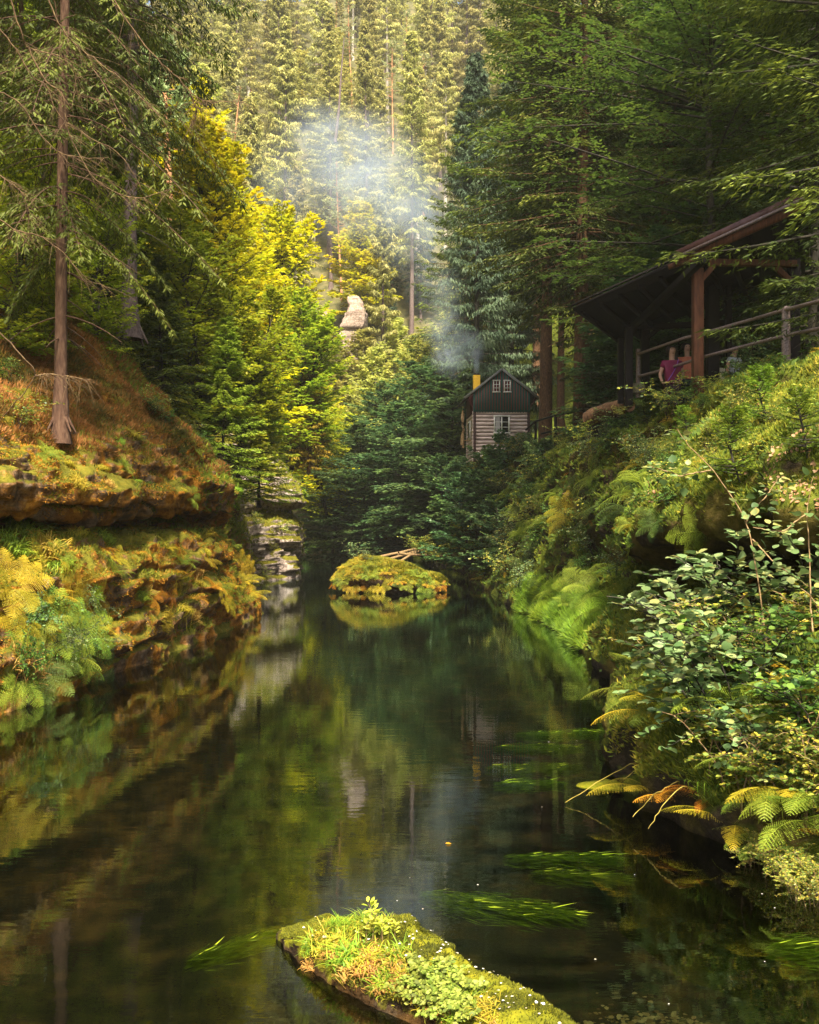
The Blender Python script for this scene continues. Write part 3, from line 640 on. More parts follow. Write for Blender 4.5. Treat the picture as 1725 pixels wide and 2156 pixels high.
h1 = noise_tex(n, 1.0, 3, 0.5, mapv((1.3, 4.0, 1), 0.08)); h2 = noise_tex(n, 1.0, 3, 0.55, mapv((3.2, 10, 1), -0.1))
h3 = noise_tex(n, 1.0, 2, 0.5, mapv((0.35, 1.1, 1), 0.05))
h = mth(n, 'ADD', mth(n, 'ADD', mth(n, 'MULTIPLY', h1, 0.0010), mth(n, 'MULTIPLY', h2, 0.0007)), mth(n, 'MULTIPLY', h3, 0.0008))
b = n.nodes.new('ShaderNodeBump'); b.inputs['Strength'].default_value = 1.0; b.inputs['Distance'].default_value = 1.0
n.links.new(h, b.inputs['Height'])
gl = n.nodes.new('ShaderNodeBsdfGlossy'); gl.inputs['Color'].default_value = (0.86, 0.95, 1.0, 1); gl.inputs['Roughness'].default_value = 0.008
n.links.new(b.outputs[0], gl.inputs['Normal'])
tr = n.nodes.new('ShaderNodeBsdfTransparent'); tr.inputs[0].default_value = (0.34, 0.41, 0.32, 1)
fr_ = n.nodes.new('ShaderNodeFresnel'); fr_.inputs['IOR'].default_value = 1.55
mx = n.nodes.new('ShaderNodeMixShader'); n.links.new(fr_.outputs[0], mx.inputs[0])
n.links.new(tr.outputs[0], mx.inputs[1]); n.links.new(gl.outputs[0], mx.inputs[2]); n.links.new(mx.outputs[0], out.inputs[0])
mb = MB(); mb.add([[-60, -12, 0], [60, -12, 0], [60, 125, 0], [-60, 125, 0]], [[0, 1, 2, 3]])
mb.build('water', mw)['kind'] = 'structure'

# ------------------------------------------------------------------ finding the ground behind a pixel
from mathutils.bvhtree import BVHTree
BV = {k: BVHTree.FromPolygons(b.V.tolist(), b.F.tolist()) for k, b in (('L', LB), ('R', RB))}
def hit(px, py, k):
    d = Vector(P(px, py, 1.0)-np.array([0, 0, CAMZ])); loc, nn, i, dist = BV[k].ray_cast(Vector((0, 0, CAMZ)), d.normalized())
    return (np.array(loc), np.array(nn)) if loc is not None else (None, None)
def ground(X, Y):
    if Y > 96 and -30 < X: return float(hill_z(np.array(X), np.array(Y)))
    for k in 'LR':
        loc, nn, i, d = BV[k].ray_cast(Vector((X, Y, 200)), Vector((0, 0, -1)))
        if loc is not None and loc[2] > 0.02: return float(loc[2])
    return max(-0.3, float(hill_z(np.array(X), np.array(Y)))) if Y > 90 else 0.0

# ------------------------------------------------------------------ log cottage
def paint(name, c, rough=0.6, c2=None, sc=(8, 8, 8)):
    c2 = c2 or tuple(v*0.6 for v in c)
    return simple_mat(name, [c2, c, c], sc, 2.5, rough, 0.25, 0.004)
M['log'] = simple_mat('pale_log', [(0.26, 0.18, 0.15), (0.60, 0.48, 0.42), (0.76, 0.65, 0.58)], (1.2, 8, 8), 2.2, 0.8, 0.6, 0.01)
M['chink'] = paint('log_joint', (0.04, 0.015, 0.012))
M['green_board'] = paint('green_board', (0.035, 0.12, 0.10), 0.7, (0.02, 0.07, 0.06), (14, 14, 2))
M['red_batten'] = paint('red_batten', (0.30, 0.05, 0.045), 0.7)
M['maroon'] = paint('maroon_board', (0.07, 0.012, 0.014), 0.7)
M['white'] = paint('white_paint', (0.80, 0.79, 0.70), 0.5, (0.55, 0.52, 0.42))
M['roof_dark'] = paint('roof_felt', (0.035, 0.035, 0.035), 0.85, (0.02, 0.025, 0.015))
M['grey_board'] = paint('weathered_board', (0.22, 0.22, 0.20), 0.85, (0.07, 0.08, 0.05))
M['yellow'] = paint('yellow_plaster', (0.85, 0.50, 0.03), 0.7, (0.62, 0.33, 0.02), (2, 2, 2))
M['soot'] = paint('soot', (0.02, 0.02, 0.02), 0.9)
M['curtain'] = paint('net_curtain', (0.5, 0.48, 0.45), 0.9, (0.3, 0.28, 0.27), (30, 30, 2))
mg, n, out = new_mat('dark_glass'); p = n.nodes.new('ShaderNodeBsdfPrincipled'); p.inputs['Base Color'].default_value = (0.008, 0.01, 0.012, 1); p.inputs['Roughness'].default_value = 0.08
n.links.new(p.outputs[0], out.inputs[0]); M['glass'] = mg
cot = empty('log_cottage', (4.80, 52.0, 6.0), 'little log cottage with green boarded gable and smoking yellow chimney above the river', 'cottage', rz=RAD(3.0))
XW, DEP, Z1 = 1.40, 3.1, 2.6
mb = MB(); r_ = 0.098; nl = 14
for i in range(nl):
    z = -0.05+r_+i*0.19
    for (a, b_) in (((-XW-0.12, 0, z), (XW+0.10, 0, z)), ((-XW-0.10, DEP, z), (XW+.10, DEP, z))):
        q = np.linspace(np.array(a), np.array(b_), 7)+rng.normal(0, 0.004, (7, 3)); mb.tubes(q, r_*rng.uniform(.84, .93), r_*.88, 10, rnd=rng.random())
    for x in (-XW, XW):
        q = np.linspace(np.array((x, -0.12, z+0.09)), np.array((x, DEP+.1, z+0.09)), 5); mb.tubes(q, r_*.96, r_*.96, 10)
mb.build('log_wall', M['log'], cot, True)
mb = MB(); mb.box((0, DEP/2, Z1/2-0.2), (2*XW-0.02, DEP-0.02, Z1+.4)); mb.build('wall_core', M['chink'], cot)
for x in (-XW-0.02, XW+0.02): mb = MB(); mb.box((x, -0.07, 1.25), (0.13, 0.10, 2.75)); mb.build('corner_post', M['chink'], cot, bevel=0.01)
# gable boarding with pointed lower ends, battens over the joints
AP, SL = 4.80, 0.775; GX = 1.49
def roofz(x): return AP-0.12-SL*abs(x)
nb_ = 21; bw = 2*GX/nb_; g = MB(); gb = MB()
for i in range(nb_):
    x0 = -GX+i*bw; x1 = x0+bw; xm = (x0+x1)/2; y0 = -0.13; th = 0.025
    f_ = [(x0+.003, Z1), (xm, Z1-0.085), (x1-.003, Z1), (x1-.003, roofz(x1)), (xm, roofz(xm)), (x0+.003, roofz(x0))]
    v = [(x, y0, z) for x, z in f_]+[(x, y0+th, z) for x, z in f_]
    g.add(v, [[0, 1, 4, 5], [1, 2, 3, 4], [6, 11, 10, 7], [7, 10, 9, 8], [0, 6, 7, 1], [1, 7, 8, 2]], rng.random())
    if i: gb.box((x0, y0-0.008, (Z1+0.06+roofz(x0))/2), (0.028, 0.02, roofz(x0)-Z1-0.06))
g.build('gable_boarding', M['green_board'], cot); gb.build('batten', M['red_batten'], cot)
mb = MB()
for sx_ in (-1, 1): mb.box((sx_*(GX-0.02), DEP/2, (Z1+3.62)/2-0.04), (0.05, DEP+0.2, 3.62-Z1+.05))
mb.box((0, -0.03, Z1+0.02), (2*GX-.1, 0.16, 0.12))
v = [(-GX, DEP+.1, Z1), (GX, DEP+.1, Z1), (GX, DEP+.1, 3.6), (0, DEP+.1, AP-.12), (-GX, DEP+.1, 3.6)]
mb.add(v, [[0, 1, 2, 2], [0, 2, 3, 4]]); mb.build('side_boarding', M['maroon'], cot)
rf = None
for sx_ in (-1, 1):
    mb = MB(); a = np.array([0, 0, AP]); b_ = np.array([sx_*1.93, 0, AP-SL*1.93]); y0, y1 = -0.27, DEP+0.45; th = 0.07
    v = [(0, y0, AP), (b_[0], y0, b_[2]), (b_[0], y1, b_[2]), (0, y1, AP)]; v += [(x, y, z-th) for x, y, z in v]
    mb.add(v, [[0, 1, 2, 3], [7, 6, 5, 4], [0, 4, 5, 1], [1, 5, 6, 2], [2, 6, 7, 3], [3, 7, 4, 0]])
    o = mb.build('roof', M['roof_dark'], cot); rf = rf or o
    mb = MB(); mb.beam((sx_*0.01, y0-0.02, AP-0.05), (sx_*1.95, y0-0.02, AP-0.05-SL*1.94), 0.03, 0.13, (0, 0, 1)); mb.build('verge_board', M['grey_board'], cot)
    mb = MB(); mb.beam((sx_*1.36, -0.1, Z1-.1), (sx_*1.80, -0.1, 3.38), 0.05, 0.05); mb.build('eave_brace', M['maroon'], cot)
def casement(x, zc, wd, ht, y0, cols, rows, parent, curtain=False):
    wn = MB(); fw = 0.075 if wd > .6 else 0.06
    for (c, s_) in (((x, y0, zc+ht/2-fw/2), (wd+.03, .05, fw)), ((x, y0, zc-ht/2+fw/2), (wd+.06, .07, fw)), ((x-wd/2+fw/2, y0+.002, zc), (fw, .05, ht-2*fw)), ((x+wd/2-fw/2, y0+.002, zc), (fw, .05, ht-2*fw))): wn.box(c, s_)
    iw, ih = wd-2*fw, ht-2*fw
    for i in range(1, cols): wn.box((x-iw/2+iw*i/cols, y0+.006, zc), (0.05 if cols == 2 and wd > .6 else 0.028, .035, ih))
    for j in range(1, rows): wn.box((x, y0+.010, zc-ih/2+ih*j/rows), (iw, .028, 0.026))
    w_ = wn.build('window', M['white'], parent)
    gl_ = MB(); gl_.box((x, y0+.03, zc), (iw, .01, ih)); gl_.build('pane', M['glass'], w_)
    if curtain:
        c_ = MB(); xx = np.linspace(x-iw/2+.03, x-.09, 12); 
        for i in range(11): c_.add([(xx[i], y0+.022-.006*(i % 2), zc-ih/2), (xx[i+1], y0+.022-.006*((i+1) % 2), zc-ih/2), (xx[i+1], y0+.022-.006*((i+1) % 2), zc+ih/2), (xx[i], y0+.022-.006*(i % 2), zc+ih/2)], [[0, 1, 2, 3]])
        c_.build('curtain', M['curtain'], w_)
casement(0.0, 1.90, 0.83, 0.96, -0.13, 2, 3, cot, True)
for x in (-0.28, 0.29): casement(x, 3.89, 0.37, 0.66, -0.165, 1 if False else 2, 3, cot)
mb = MB(); mb.box((-XW-.11, 1.5, 1.75), (0.05, 0.7, 0.95)); o = mb.build('window', M['white'], cot); mb = MB(); mb.box((-XW-.14, 1.5, 1.75), (0.012, 0.52, 0.78)); mb.build('pane', M['glass'], o)
mb = MB(); mb.box((-1.16, 1.2, 3.95), (0.36, 0.36, 1.40)); ch = mb.build('chimney', M['yellow'], cot, bevel=0.01)
mb = MB(); mb.box((-1.16, 1.2, 4.70), (0.30, 0.30, 0.10)); mb.build('chimney_cap', M['soot'], ch)
mb = MB(); q = np.array([(-1.97, 0.9, 0.9), (-1.96, 0.9, 1.4), (-1.93, .9, 1.9), (-1.98, .9, 2.3), (-1.92, .9, 2.75)]); mb.tubes(q, 0.10, 0.05, 7); mb.tubes(q+np.array([.05, .02, -.15]), 0.07, 0.05, 6)
mb.beam((-2.0, .9, 1.15), (-1.4, .9, 1.15), .06, .06); mb.build('weathered_plank', M['dead_wood'], cot)
mb = MB(); mb.box((0, DEP/2, -1.6), (2*XW+.2, DEP+.2, 3.2)); mb.build('stone_footing', M['bank_l'], cot)

# ------------------------------------------------------------------ roofed shelter on the path
M['rust_wood'] = simple_mat('red_brown_wood', [(0.03, 0.010, 0.004), (0.085, 0.028, 0.010), (0.14, 0.055, 0.022)], (9, 9, 1.5), 2.5, 0.75, 0.4, 0.01)
M['dark_wood'] = simple_mat('dark_wood', [(0.003, 0.002, 0.0015), (0.007, 0.004, 0.003), (0.012, 0.007, 0.005)], (9, 9, 1.5), 2.5, 0.8, 0.4, 0.01)
M['roof_sheet'] = simple_mat('brown_roof_sheet', [(0.05, 0.02, 0.018), (0.11, 0.05, 0.042), (0.17, 0.09, 0.08)], (3, 3, 3), 2.5, 0.45, 0.2, 0.004)
M['pipe'] = simple_mat('rusty_pipe', [(0.08, 0.05, 0.045), (0.24, 0.17, 0.16), (0.34, 0.27, 0.26)], (12, 12, 12), 2.5, 0.5, 0.3, 0.003, spec=0.5)
M['concrete'] = simple_mat('mossy_concrete', [(0.10, 0.10, 0.05), (0.22, 0.20, 0.13), (0.30, 0.27, 0.2)], (12, 12, 12), 2.5, 0.9, 0.4, 0.01)
she = empty('path_shelter', P(1469, 795, 20), 'open timber shelter with brown pitched roof standing over the riverside path', 'shelter')
SO = np.array(she.location)
def sp(px, py, D): return P(px, py, D)-SO
N_ = sp(1700, 432, 18.6); L_ = sp(1206, 652, 22.2); F_ = sp(1300, 722, 25.0); R_ = sp(1705, 560, 23.0)
mb = MB(); th = np.array([0, 0, 0.10])
v = [N_, L_, F_, R_, N_+th, L_+th*0.5, F_+th*.5, R_+th]
mb.add(v, [[3, 2, 1, 0], [4, 5, 6, 7], [0, 1, 5, 4], [1, 2, 6, 5], [2, 3, 7, 6], [3, 0, 4, 7]]); mb.build('roof', M['dark_wood'], she)
def lerp(a, b, t): return a+(b-a)*t
# rafters and battens seen from below
mb = MB()
for t in np.linspace(0.03, 0.97, 11): mb.beam(lerp(lerp(L_, N_, t), lerp(F_, R_, t), .07)-[0, 0, .07], lerp(F_, R_, t)-[0, 0, .07], .08, .10)
mb.build('rafter', M['dark_wood'], she)
e0 = sp(1376, 568, 19.9); tt = (1376-1206)/(1700-1206.)
tA = float(np.linalg.norm(e0-L_)/np.linalg.norm(N_-L_)); A_ = lerp(L_, N_, tA); B_ = lerp(F_, R_, tA)
out_ = nrm(np.cross((N_-L_), [0, 0, 1.0])); out_ = out_ if out_[1] < 0 else -out_
mb = MB(); up_ = np.array([0, 0, 1.0])
v = [A_+out_*.12+up_*.07, N_+out_*.12+up_*.11, R_+up_*.11, B_+up_*.07]; v += [q+up_*.15 for q in v]
mb.add(v, [[3, 2, 1, 0], [4, 5, 6, 7], [0, 1, 5, 4], [1, 2, 6, 5], [2, 3, 7, 6], [3, 0, 4, 7]])
o = mb.build('roof_cover', M['roof_sheet'], she)
mb = MB(); mb.beam(A_+out_*.16+up_*.055, N_+out_*.16+up_*.085, .05, .05); mb.build('gutter', M['pipe'], she)
mb = MB(); mb.beam(A_+out_*.10-up_*.02, N_+out_*.10+up_*.0, .04, .20); q0 = A_+out_*.10-up_*.05
for i in range(5): mb.beam(q0+nrm(N_-A_)*(.10*i-.15)-up_*.03*i*(.5), q0+nrm(N_-A_)*(.10*i+.02)-up_*(.02*i), .04, .10-.012*i)
mb.build('bargeboard', M['rust_wood'], she)
mb = MB(); mb.beam(L_+out_*.05+up_*.08, A_+out_*.05+up_*.10, .03, .035); mb.build('eave_edge', M['dark_wood'], she)
def post(px, y0, y1, D, wd, mat, ext=0.4):
    mb = MB(); a = sp(px, y1, D); b_ = sp(px, y0, D); a[2] -= ext; mb.beam(a, b_, wd, wd, (0, 1, 0)); mb.build('post', mat, she, bevel=0.012)
post(1469, 566, 795, 20.0, .20, M['rust_wood'])
post(1671, 545, 790, 20.2, .21, M['dark_wood'])
post(1500, 600, 800, 22.6, .26, M['dark_wood']); post(1534, 580, 800, 23.0, .13, M['dark_wood'])
post(1307, 712, 815, 24.4, .14, M['dark_wood']); post(1324, 690, 820, 23.2, .17, M['dark_wood']); post(1358, 680, 815, 24.6, .20, M['dark_wood'])
def beam_(name, a, b_, wd, ht, mat): mb = MB(); mb.beam(sp(*a), sp(*b_), wd, ht); return mb.build(name, mat, she, bevel=0.01)
beam_('tie_beam', (1462, 552, 20.0), (1676, 556, 20.1), .14, .13, M['rust_wood'])
beam_('wall_plate', (1480, 546, 19.3), (1330, 690, 24.0), .13, .13, M['dark_wood'])
beam_('tie_beam', (1345, 690, 24.3), (1535, 679, 23.3), .12, .13, M['dark_wood'])
beam_('knee_brace', (1474, 592, 19.95), (1503, 560, 19.95), .09, .11, M['rust_wood'])
beam_('knee_brace', (1664, 592, 20.1), (1634, 562, 20.1), .09, .11, M['rust_wood'])
beam_('knee_brace', (1362, 712, 24.4), (1390, 690, 24.3), .09, .10, M['dark_wood'])
beam_('knee_brace', (1530, 650, 23.0), (1508, 672, 23.0), .09, .10, M['dark_wood'])
beam_('knee_brace', (1325, 712, 23.2), (1340, 690, 23.4), .08, .10, M['dark_wood'])
mb = MB(); mb.box(sp(1479, 546, 19.85), (.22, .2, .20)); mb.build('beam_end', M['dark_wood'], she)

def railing(name, label, rails, posts, mat, r, base=None, cat='railing'):
    o0 = P(*rails[0][0]); t = empty(name, o0, label, cat)
    for rr in rails:
        mb = MB(); q = np.array([P(*a) for a in rr])-o0
        qq = np.concatenate([np.linspace(q[i], q[i+1], 5)[:-1] for i in range(len(q)-1)]+[q[-1:]]); mb.tubes(qq, r, r, 8); mb.build('rail', mat, t, True)
    for (px, y0, y1, D, rad) in posts:
        mb = MB(); a = P(px, y1, D)-o0; b_ = P(px, y0, D)-o0; a[2] -= .25; mb.tubes(np.linspace(a, b_, 4), rad, rad*.85, 10)
        c = MB()
        p_ = mb.build('post', mat, t, True)
        if base:
            c.tubes(np.array([a+[0, 0, .1], a+[0, 0, .27], a+[0, 0, .31], a+[0, 0, .33]]), .17, .13, 14); c.build('foot', M['concrete'], p_, True)
    return t
railing('pipe_railing', 'rusty two-rail pipe railing with thick post on the edge of the mossy slope',
        [[(1850, 606, 15.5), (1725, 634, 16.5), (1655, 652, 17.7), (1484, 701, 20.5), (1440, 712, 21.2), (1345, 745, 23.6)],
         [(1850, 672, 15.5), (1725, 692, 16.5), (1655, 706, 17.7), (1484, 751, 20.5), (1400, 778, 22.4), (1346, 792, 23.6)]],
        [(1655, 646, 768, 17.75, .085), (1344, 735, 815, 23.7, .06), (1820, 604, 755, 15.8, .085)], M['pipe'], .034, True)
railing('wooden_railing', 'dark wooden two-rail railing climbing from the cottage behind the spruce trunks',
        [[(1290, 850, 30), (1225, 864, 34), (1172, 874, 39), (1128, 887, 43), (1108, 905, 44.5)], [(1250, 888, 33), (1225, 894, 34), (1172, 906, 39), (1140, 913, 42.5)]],
        [(1128, 886, 925, 43, .06), (1170, 873, 925, 39, .07), (1232, 862, 912, 33.5, .07)], M['dark_wood'], .045)

# ------------------------------------------------------------------ people under the shelter
M['skin'] = paint('skin', (0.42, 0.24, 0.16), 0.5, (0.36, 0.2, 0.13)); M['hair'] = paint('dark_hair', (0.015, 0.01, 0.008), 0.5)
def skin_obj(name, pts, edges, rad, mat, parent, sub=2):
    bm = bmesh.new(); lay = bm.verts.layers.skin.verify(); vs = [bm.verts.new(p) for p in pts]
    for i, v_ in enumerate(vs): v_[lay].radius = rad[i]; v_[lay].use_root = (i == 0)
    for a, b in edges: bm.edges.new((vs[a], vs[b]))
    me = bpy.data.meshes.new(name); bm.to_mesh(me); bm.free(); me.materials.append(mat)
    o = bpy.data.objects.new(name, me); COL.objects.link(o); o.parent = parent
    s_ = o.modifiers.new('skin', 'SKIN'); s_.use_smooth_shade = True
    u = o.modifiers.new('sub', 'SUBSURF'); u.levels = sub; u.render_levels = sub
    return o
def person(loc, H, rz, top, legs, label, arms=((.24, -.05, .62), (-.24, -.05, .62)), hair_long=False, strap=None):
    t = empty('person', loc, label, 'person', rz=rz); k = H/1.75
    # figure faces -Y
    J = dict(pel=(0, 0, .95), wai=(0, 0, 1.08), che=(0, 0, 1.30), nek=(0, .01, 1.47), jaw=(0, -.01, 1.56), hed=(0, 0, 1.66), crn=(0, .01, 1.72),
             hl=(.10, 0, .88), kl=(.11, -.06, .50), al=(.11, .02, .09), tl=(.12, -.14, .04), hr=(-.10, 0, .88), kr=(-.11, .03, .50), ar=(-.11, .14, .10), tr=(-.12, .0, .04),
             sl=(.175, .01, 1.39), sr=(-.175, .01, 1.39), el=(.25, .02, 1.14), er=(-.25, .02, 1.14), nose=(0, -.112, 1.628))
    wl = np.array([arms[0][0], -.12, .95]) if arms[0][2] > .9 else np.array([.27, -.06, .90]); wr = np.array([arms[1][0], -.12, .95]) if arms[1][2] > .9 else np.array([-.27, -.06, .90])
    J['wl'] = tuple(wl); J['wr'] = tuple(wr)
    fing = {}
    for s_, wv in (('l', wl), ('r', wr)):
        dirn = np.array([0, -.35, -.9]) if wv[2] < .93 else np.array([-.8*np.sign(wv[0]), -.3, 0.1])
        J['p'+s_] = tuple(wv+dirn*.06)
        sd = np.cross(nrm(dirn), [0, 0, 1.0]) if abs(dirn[2]) < .5 else np.array([0, 1.0, 0])
        for f_ in range(4):
            J['f%d%s' % (f_, s_)] = tuple(wv+dirn*.09+sd*(f_-1.5)*.02); J['g%d%s' % (f_, s_)] = tuple(wv+dirn*(.15+.015*(f_ in (1, 2)))+sd*(f_-1.5)*.024+np.array([0, -.01, -.01]))
        J['th'+s_] = tuple(wv+dirn*.05-sd*.045)
    names = list(J); ix = {a: i for i, a in enumerate(names)}
    R_ = {'pel': (.15, .11), 'wai': (.125, .095), 'che': (.115, .085), 'nek': .055, 'jaw': .066, 'hed': .094, 'crn': .078, 'hl': .085, 'hr': .085, 'kl': .055, 'kr': .055, 'al': .038, 'ar': .038, 'tl': .035, 'tr': .035,
          'sl': .055, 'sr': .055, 'el': .038, 'er': .038, 'wl': .026, 'wr': .026, 'pl': .03, 'pr': .03, 'nose': .021, 'thl': .009, 'thr': .009}
    E = [('pel', 'wai'), ('wai', 'che'), ('che', 'nek'), ('nek', 'jaw'), ('jaw', 'hed'), ('hed', 'crn'), ('hed', 'nose'), ('pel', 'hl'), ('hl', 'kl'), ('kl', 'al'), ('al', 'tl'), ('pel', 'hr'), ('hr', 'kr'), ('kr', 'ar'), ('ar', 'tr'),
         ('che', 'sl'), ('sl', 'el'), ('el', 'wl'), ('wl', 'pl'), ('che', 'sr'), ('sr', 'er'), ('er', 'wr'), ('wr', 'pr'), ('pl', 'thl'), ('pr', 'thr')]
    for s_ in 'lr':
        for f_ in range(4): E += [('p'+s_, 'f%d%s' % (f_, s_)), ('f%d%s' % (f_, s_), 'g%d%s' % (f_, s_))]
    rad = []
    for a in names:
        r = R_.get(a, .009); r = r if isinstance(r, tuple) else (r, r); rad.append((r[0]*k, r[1]*k))
    pts = [tuple(np.array(J[a])*k) for a in names]
    b = skin_obj('body', pts, [(ix[a], ix[c]) for a, c in E], rad, M['skin'], t)
    def sub(nm, keys, edges, rr, mat):
        return skin_obj(nm, [tuple(np.array(J[a] if isinstance(a, str) else a)*k) for a in keys], edges, [(x*k, y*k) for x, y in rr], mat, t)
    sub('shirt', ['wai', 'pel', 'che', 'sl', (.225, .012, 1.27), 'sr', (-.225, .012, 1.27), (0, .005, 1.42)], [(1, 0), (0, 2), (2, 3), (3, 4), (2, 5), (5, 6), (2, 7)],
        [(.15, .12), (.17, .135), (.165, .14), (.078, .078), (.064, .064), (.078, .078), (.064, .064), (.088, .085)], top)
    sub('trousers', ['pel', 'hl', 'kl', 'al', 'hr', 'kr', 'ar'], [(0, 1), (1, 2), (2, 3), (0, 4), (4, 5), (5, 6)],
        [(.158, .118), (.10, .10), (.07, .07), (.058, .058), (.10, .10), (.07, .07), (.058, .058)], legs)
    hk = [(0, -.005, 1.752), (0, .05, 1.67)]+([(0.04, .06, 1.52), (0.11, -.03, 1.36)] if hair_long else [(0, .065, 1.58)])
    skin_obj('hair', [tuple(np.array(q)*k) for q in hk], [(i, i+1) for i in range(len(hk)-1)], [(.122*k, .118*k), (.15*k, .11*k), (.10*k, .07*k), (.06*k, .05*k)][:len(hk)], M['hair'], t)
    mb = MB()
    for x in (-.033, .033): mb.box(np.array([x, -.090, 1.665])*k, (.024*k, .012*k, .010*k))
    mb.build('eyes', M['hair'], t); mb = MB(); mb.box(np.array([0, -.080, 1.585])*k, (.045*k, .012*k, .010*k)); mb.build('mouth', M['maroon'], t)
    if strap is not None:
        mb = MB(); q = np.array([(.12, -.06, 1.46), (.05, -.135, 1.30), (-.05, -.14, 1.12), (-.13, -.12, 1.0)])*k; mb.tubes(q, .010, .010, 5); mb.build('bag_strap', strap, t)
    return t
def stand(px, D): 
    X = (px-CX)/FPX*D; return (X, D, ground(X, D)+0.0)
q = stand(1415, 22.0); person(q, 6.47-q[2] if 1.4 < 6.47-q[2] < 2 else 1.66, RAD(4), paint('magenta_top', (0.16, 0.006, 0.045)), paint('dark_skirt', (0.03, 0.01, 0.015)), 'woman with long dark hair in a magenta top walking under the shelter', ((.1, 0, .95), (-.24, 0, .95)), True, paint('violet_strap', (.25, .08, .4)))
q = stand(1447, 22.7); person(q, 6.66-q[2] if 1.4 < 6.66-q[2] < 2 else 1.8, RAD(-5), paint('salmon_shirt', (0.50, 0.15, 0.08)), paint('dark_jeans', (0.02, 0.025, 0.04)), 'person in a salmon shirt beside the red-brown shelter post')
q = stand(1547, 21.4); person(q, 1.5, RAD(30), paint('pale_grey_shirt', (0.3, 0.32, 0.34)), paint('black_trousers', (0.015, 0.015, 0.015)), 'person in a pale grey shirt right of the dark shelter posts')
q = stand(1509, 23.4); person(q, 1.7, RAD(10), paint('white_top', (0.7, 0.62, 0.5)), paint('brown_trousers', (0.05, 0.03, 0.02)), 'person in a whitish top mostly hidden behind the thick dark post')

# ------------------------------------------------------------------ boulders in the river
M['wet_rock'] = bank_mat('wet_dark_rock', [(0.012, 0.008, 0.005), (0.04, 0.026, 0.013), (0.13, 0.10, 0.07)], [(0.03, 0.015, 0.004), (0.07, 0.035, 0.008), (0.11, 0.065, 0.018)], [(0.07, 0.075, 0.006), (0.17, 0.17, 0.008), (0.30, 0.26, 0.014)], 0.30)
def grid_mesh(V):
    a, b = V.shape[:2]; idx = np.arange(a*b).reshape(a, b)
    return V.reshape(-1, 3), np.stack([idx[:-1, :-1], idx[1:, :-1], idx[1:, 1:], idx[:-1, 1:]], -1).reshape(-1, 4)
lc = np.array([(-.80, 5.82), (-.60, 5.48), (-.38, 5.20), (-.16, 5.0), (.06, 4.80), (.28, 4.54), (.56, 4.2), (.95, 3.8)])
rc = np.array([(-.80, 5.825), (-.55, 5.96), (-.22, 6.0), (.04, 5.82), (.22, 5.56), (.40, 5.24), (.60, 4.94), (.98, 4.48)])
u = np.linspace(0, 7, 190)
A_l = np.stack([np.interp(u, range(8), lc[:, k]) for k in (0, 1)], -1); A_r = np.stack([np.interp(u, range(8), rc[:, k]) for k in (0, 1)], -1)
Hh = np.interp(u, [0, .35, 1, 2, 3, 4, 5, 7], [0.0, .05, .13, .21, .225, .21, .20, .17])
v = np.linspace(-0.12, 1.12, 90); vc = np.clip(v, 0, 1)
sh = np.where(vc < .3, np.sin(np.clip(vc/.3, 0, 1)*math.pi/2)**.7*0.92, 0)+np.where(vc >= .3, 0.92+0.08*np.sin((vc-.3)/.25*math.pi/2)*(vc < .55)+0.08*(vc >= .55), 0)
sh = sh*(1-np.clip((vc-.5)/.5, 0, 1)**1.8)
VV = np.empty((190, 90, 3)); VV[..., :2] = A_l[:, None]*(1-v)[None, :, None]+A_r[:, None]*v[None, :, None]
VV[..., 2] = Hh[:, None]*sh[None]-np.clip(-v, 0, 1)[None]*2.5-np.clip(v-1, 0, 1)[None]*2.2
VV += (fbm(VV*4, 4)*0.07)[..., None]*np.array([.5, .5, 1.0])+(fbm(VV*14, 4)*0.022)[..., None]
NV, NF = grid_mesh(VV); NF = NF[:, ::-1] if tri_normals(NV, NF)[1][:, 2].mean() < 0 else NF
rock = mesh_obj('mossy_rock', NV, NF, M['wet_rock'], None); tag(rock, 'long low boulder with bright yellow moss in the nearest water', 'rock')
mb = MB(); pts, nn = scatter(NV, NF, 60000, lambda c, n_: (c[:, 2] > .04)*np.clip(n_[:, 2]*2.2-.9, 0.04, 1)*(0.04+np.clip(fbm(c*6, 4)*5+.6, 0, 1)), 3)
d = nrm(nn+rng.normal(0, .45, nn.shape)); k_ = len(d)
mb.stamp(RH_V, RH_F, pts, frames(d, nn[:, [1, 2, 0]]), np.stack([rng.uniform(.008, .02, k_), rng.uniform(.004, .008, k_), np.full(k_, .01)], -1), np.clip(.5+.5*fbm(pts*5, 3)+rng.normal(0, .2, k_), 0, 1))
tag(mb.build('moss', moss_near), 'short bright moss coating the near boulder', 'moss', kind='stuff')
mb = MB(); pts, nn = scatter(NV, NF, 190, lambda c, n_: (c[:, 2] > .1)*n_[:, 2]**2, 4); k_ = len(pts)
mb.stamp(LF_V, LF_F, pts+nn*.015, frames(rng.normal(0, 1, (k_, 3))*[1, 1, .1], nn), np.stack([rng.uniform(.008, .02, k_)]*3, -1))
tag(mb.build('fallen_leaves', petal), 'tiny pale fallen leaves on the near boulder', 'fallen leaves', kind='stuff')

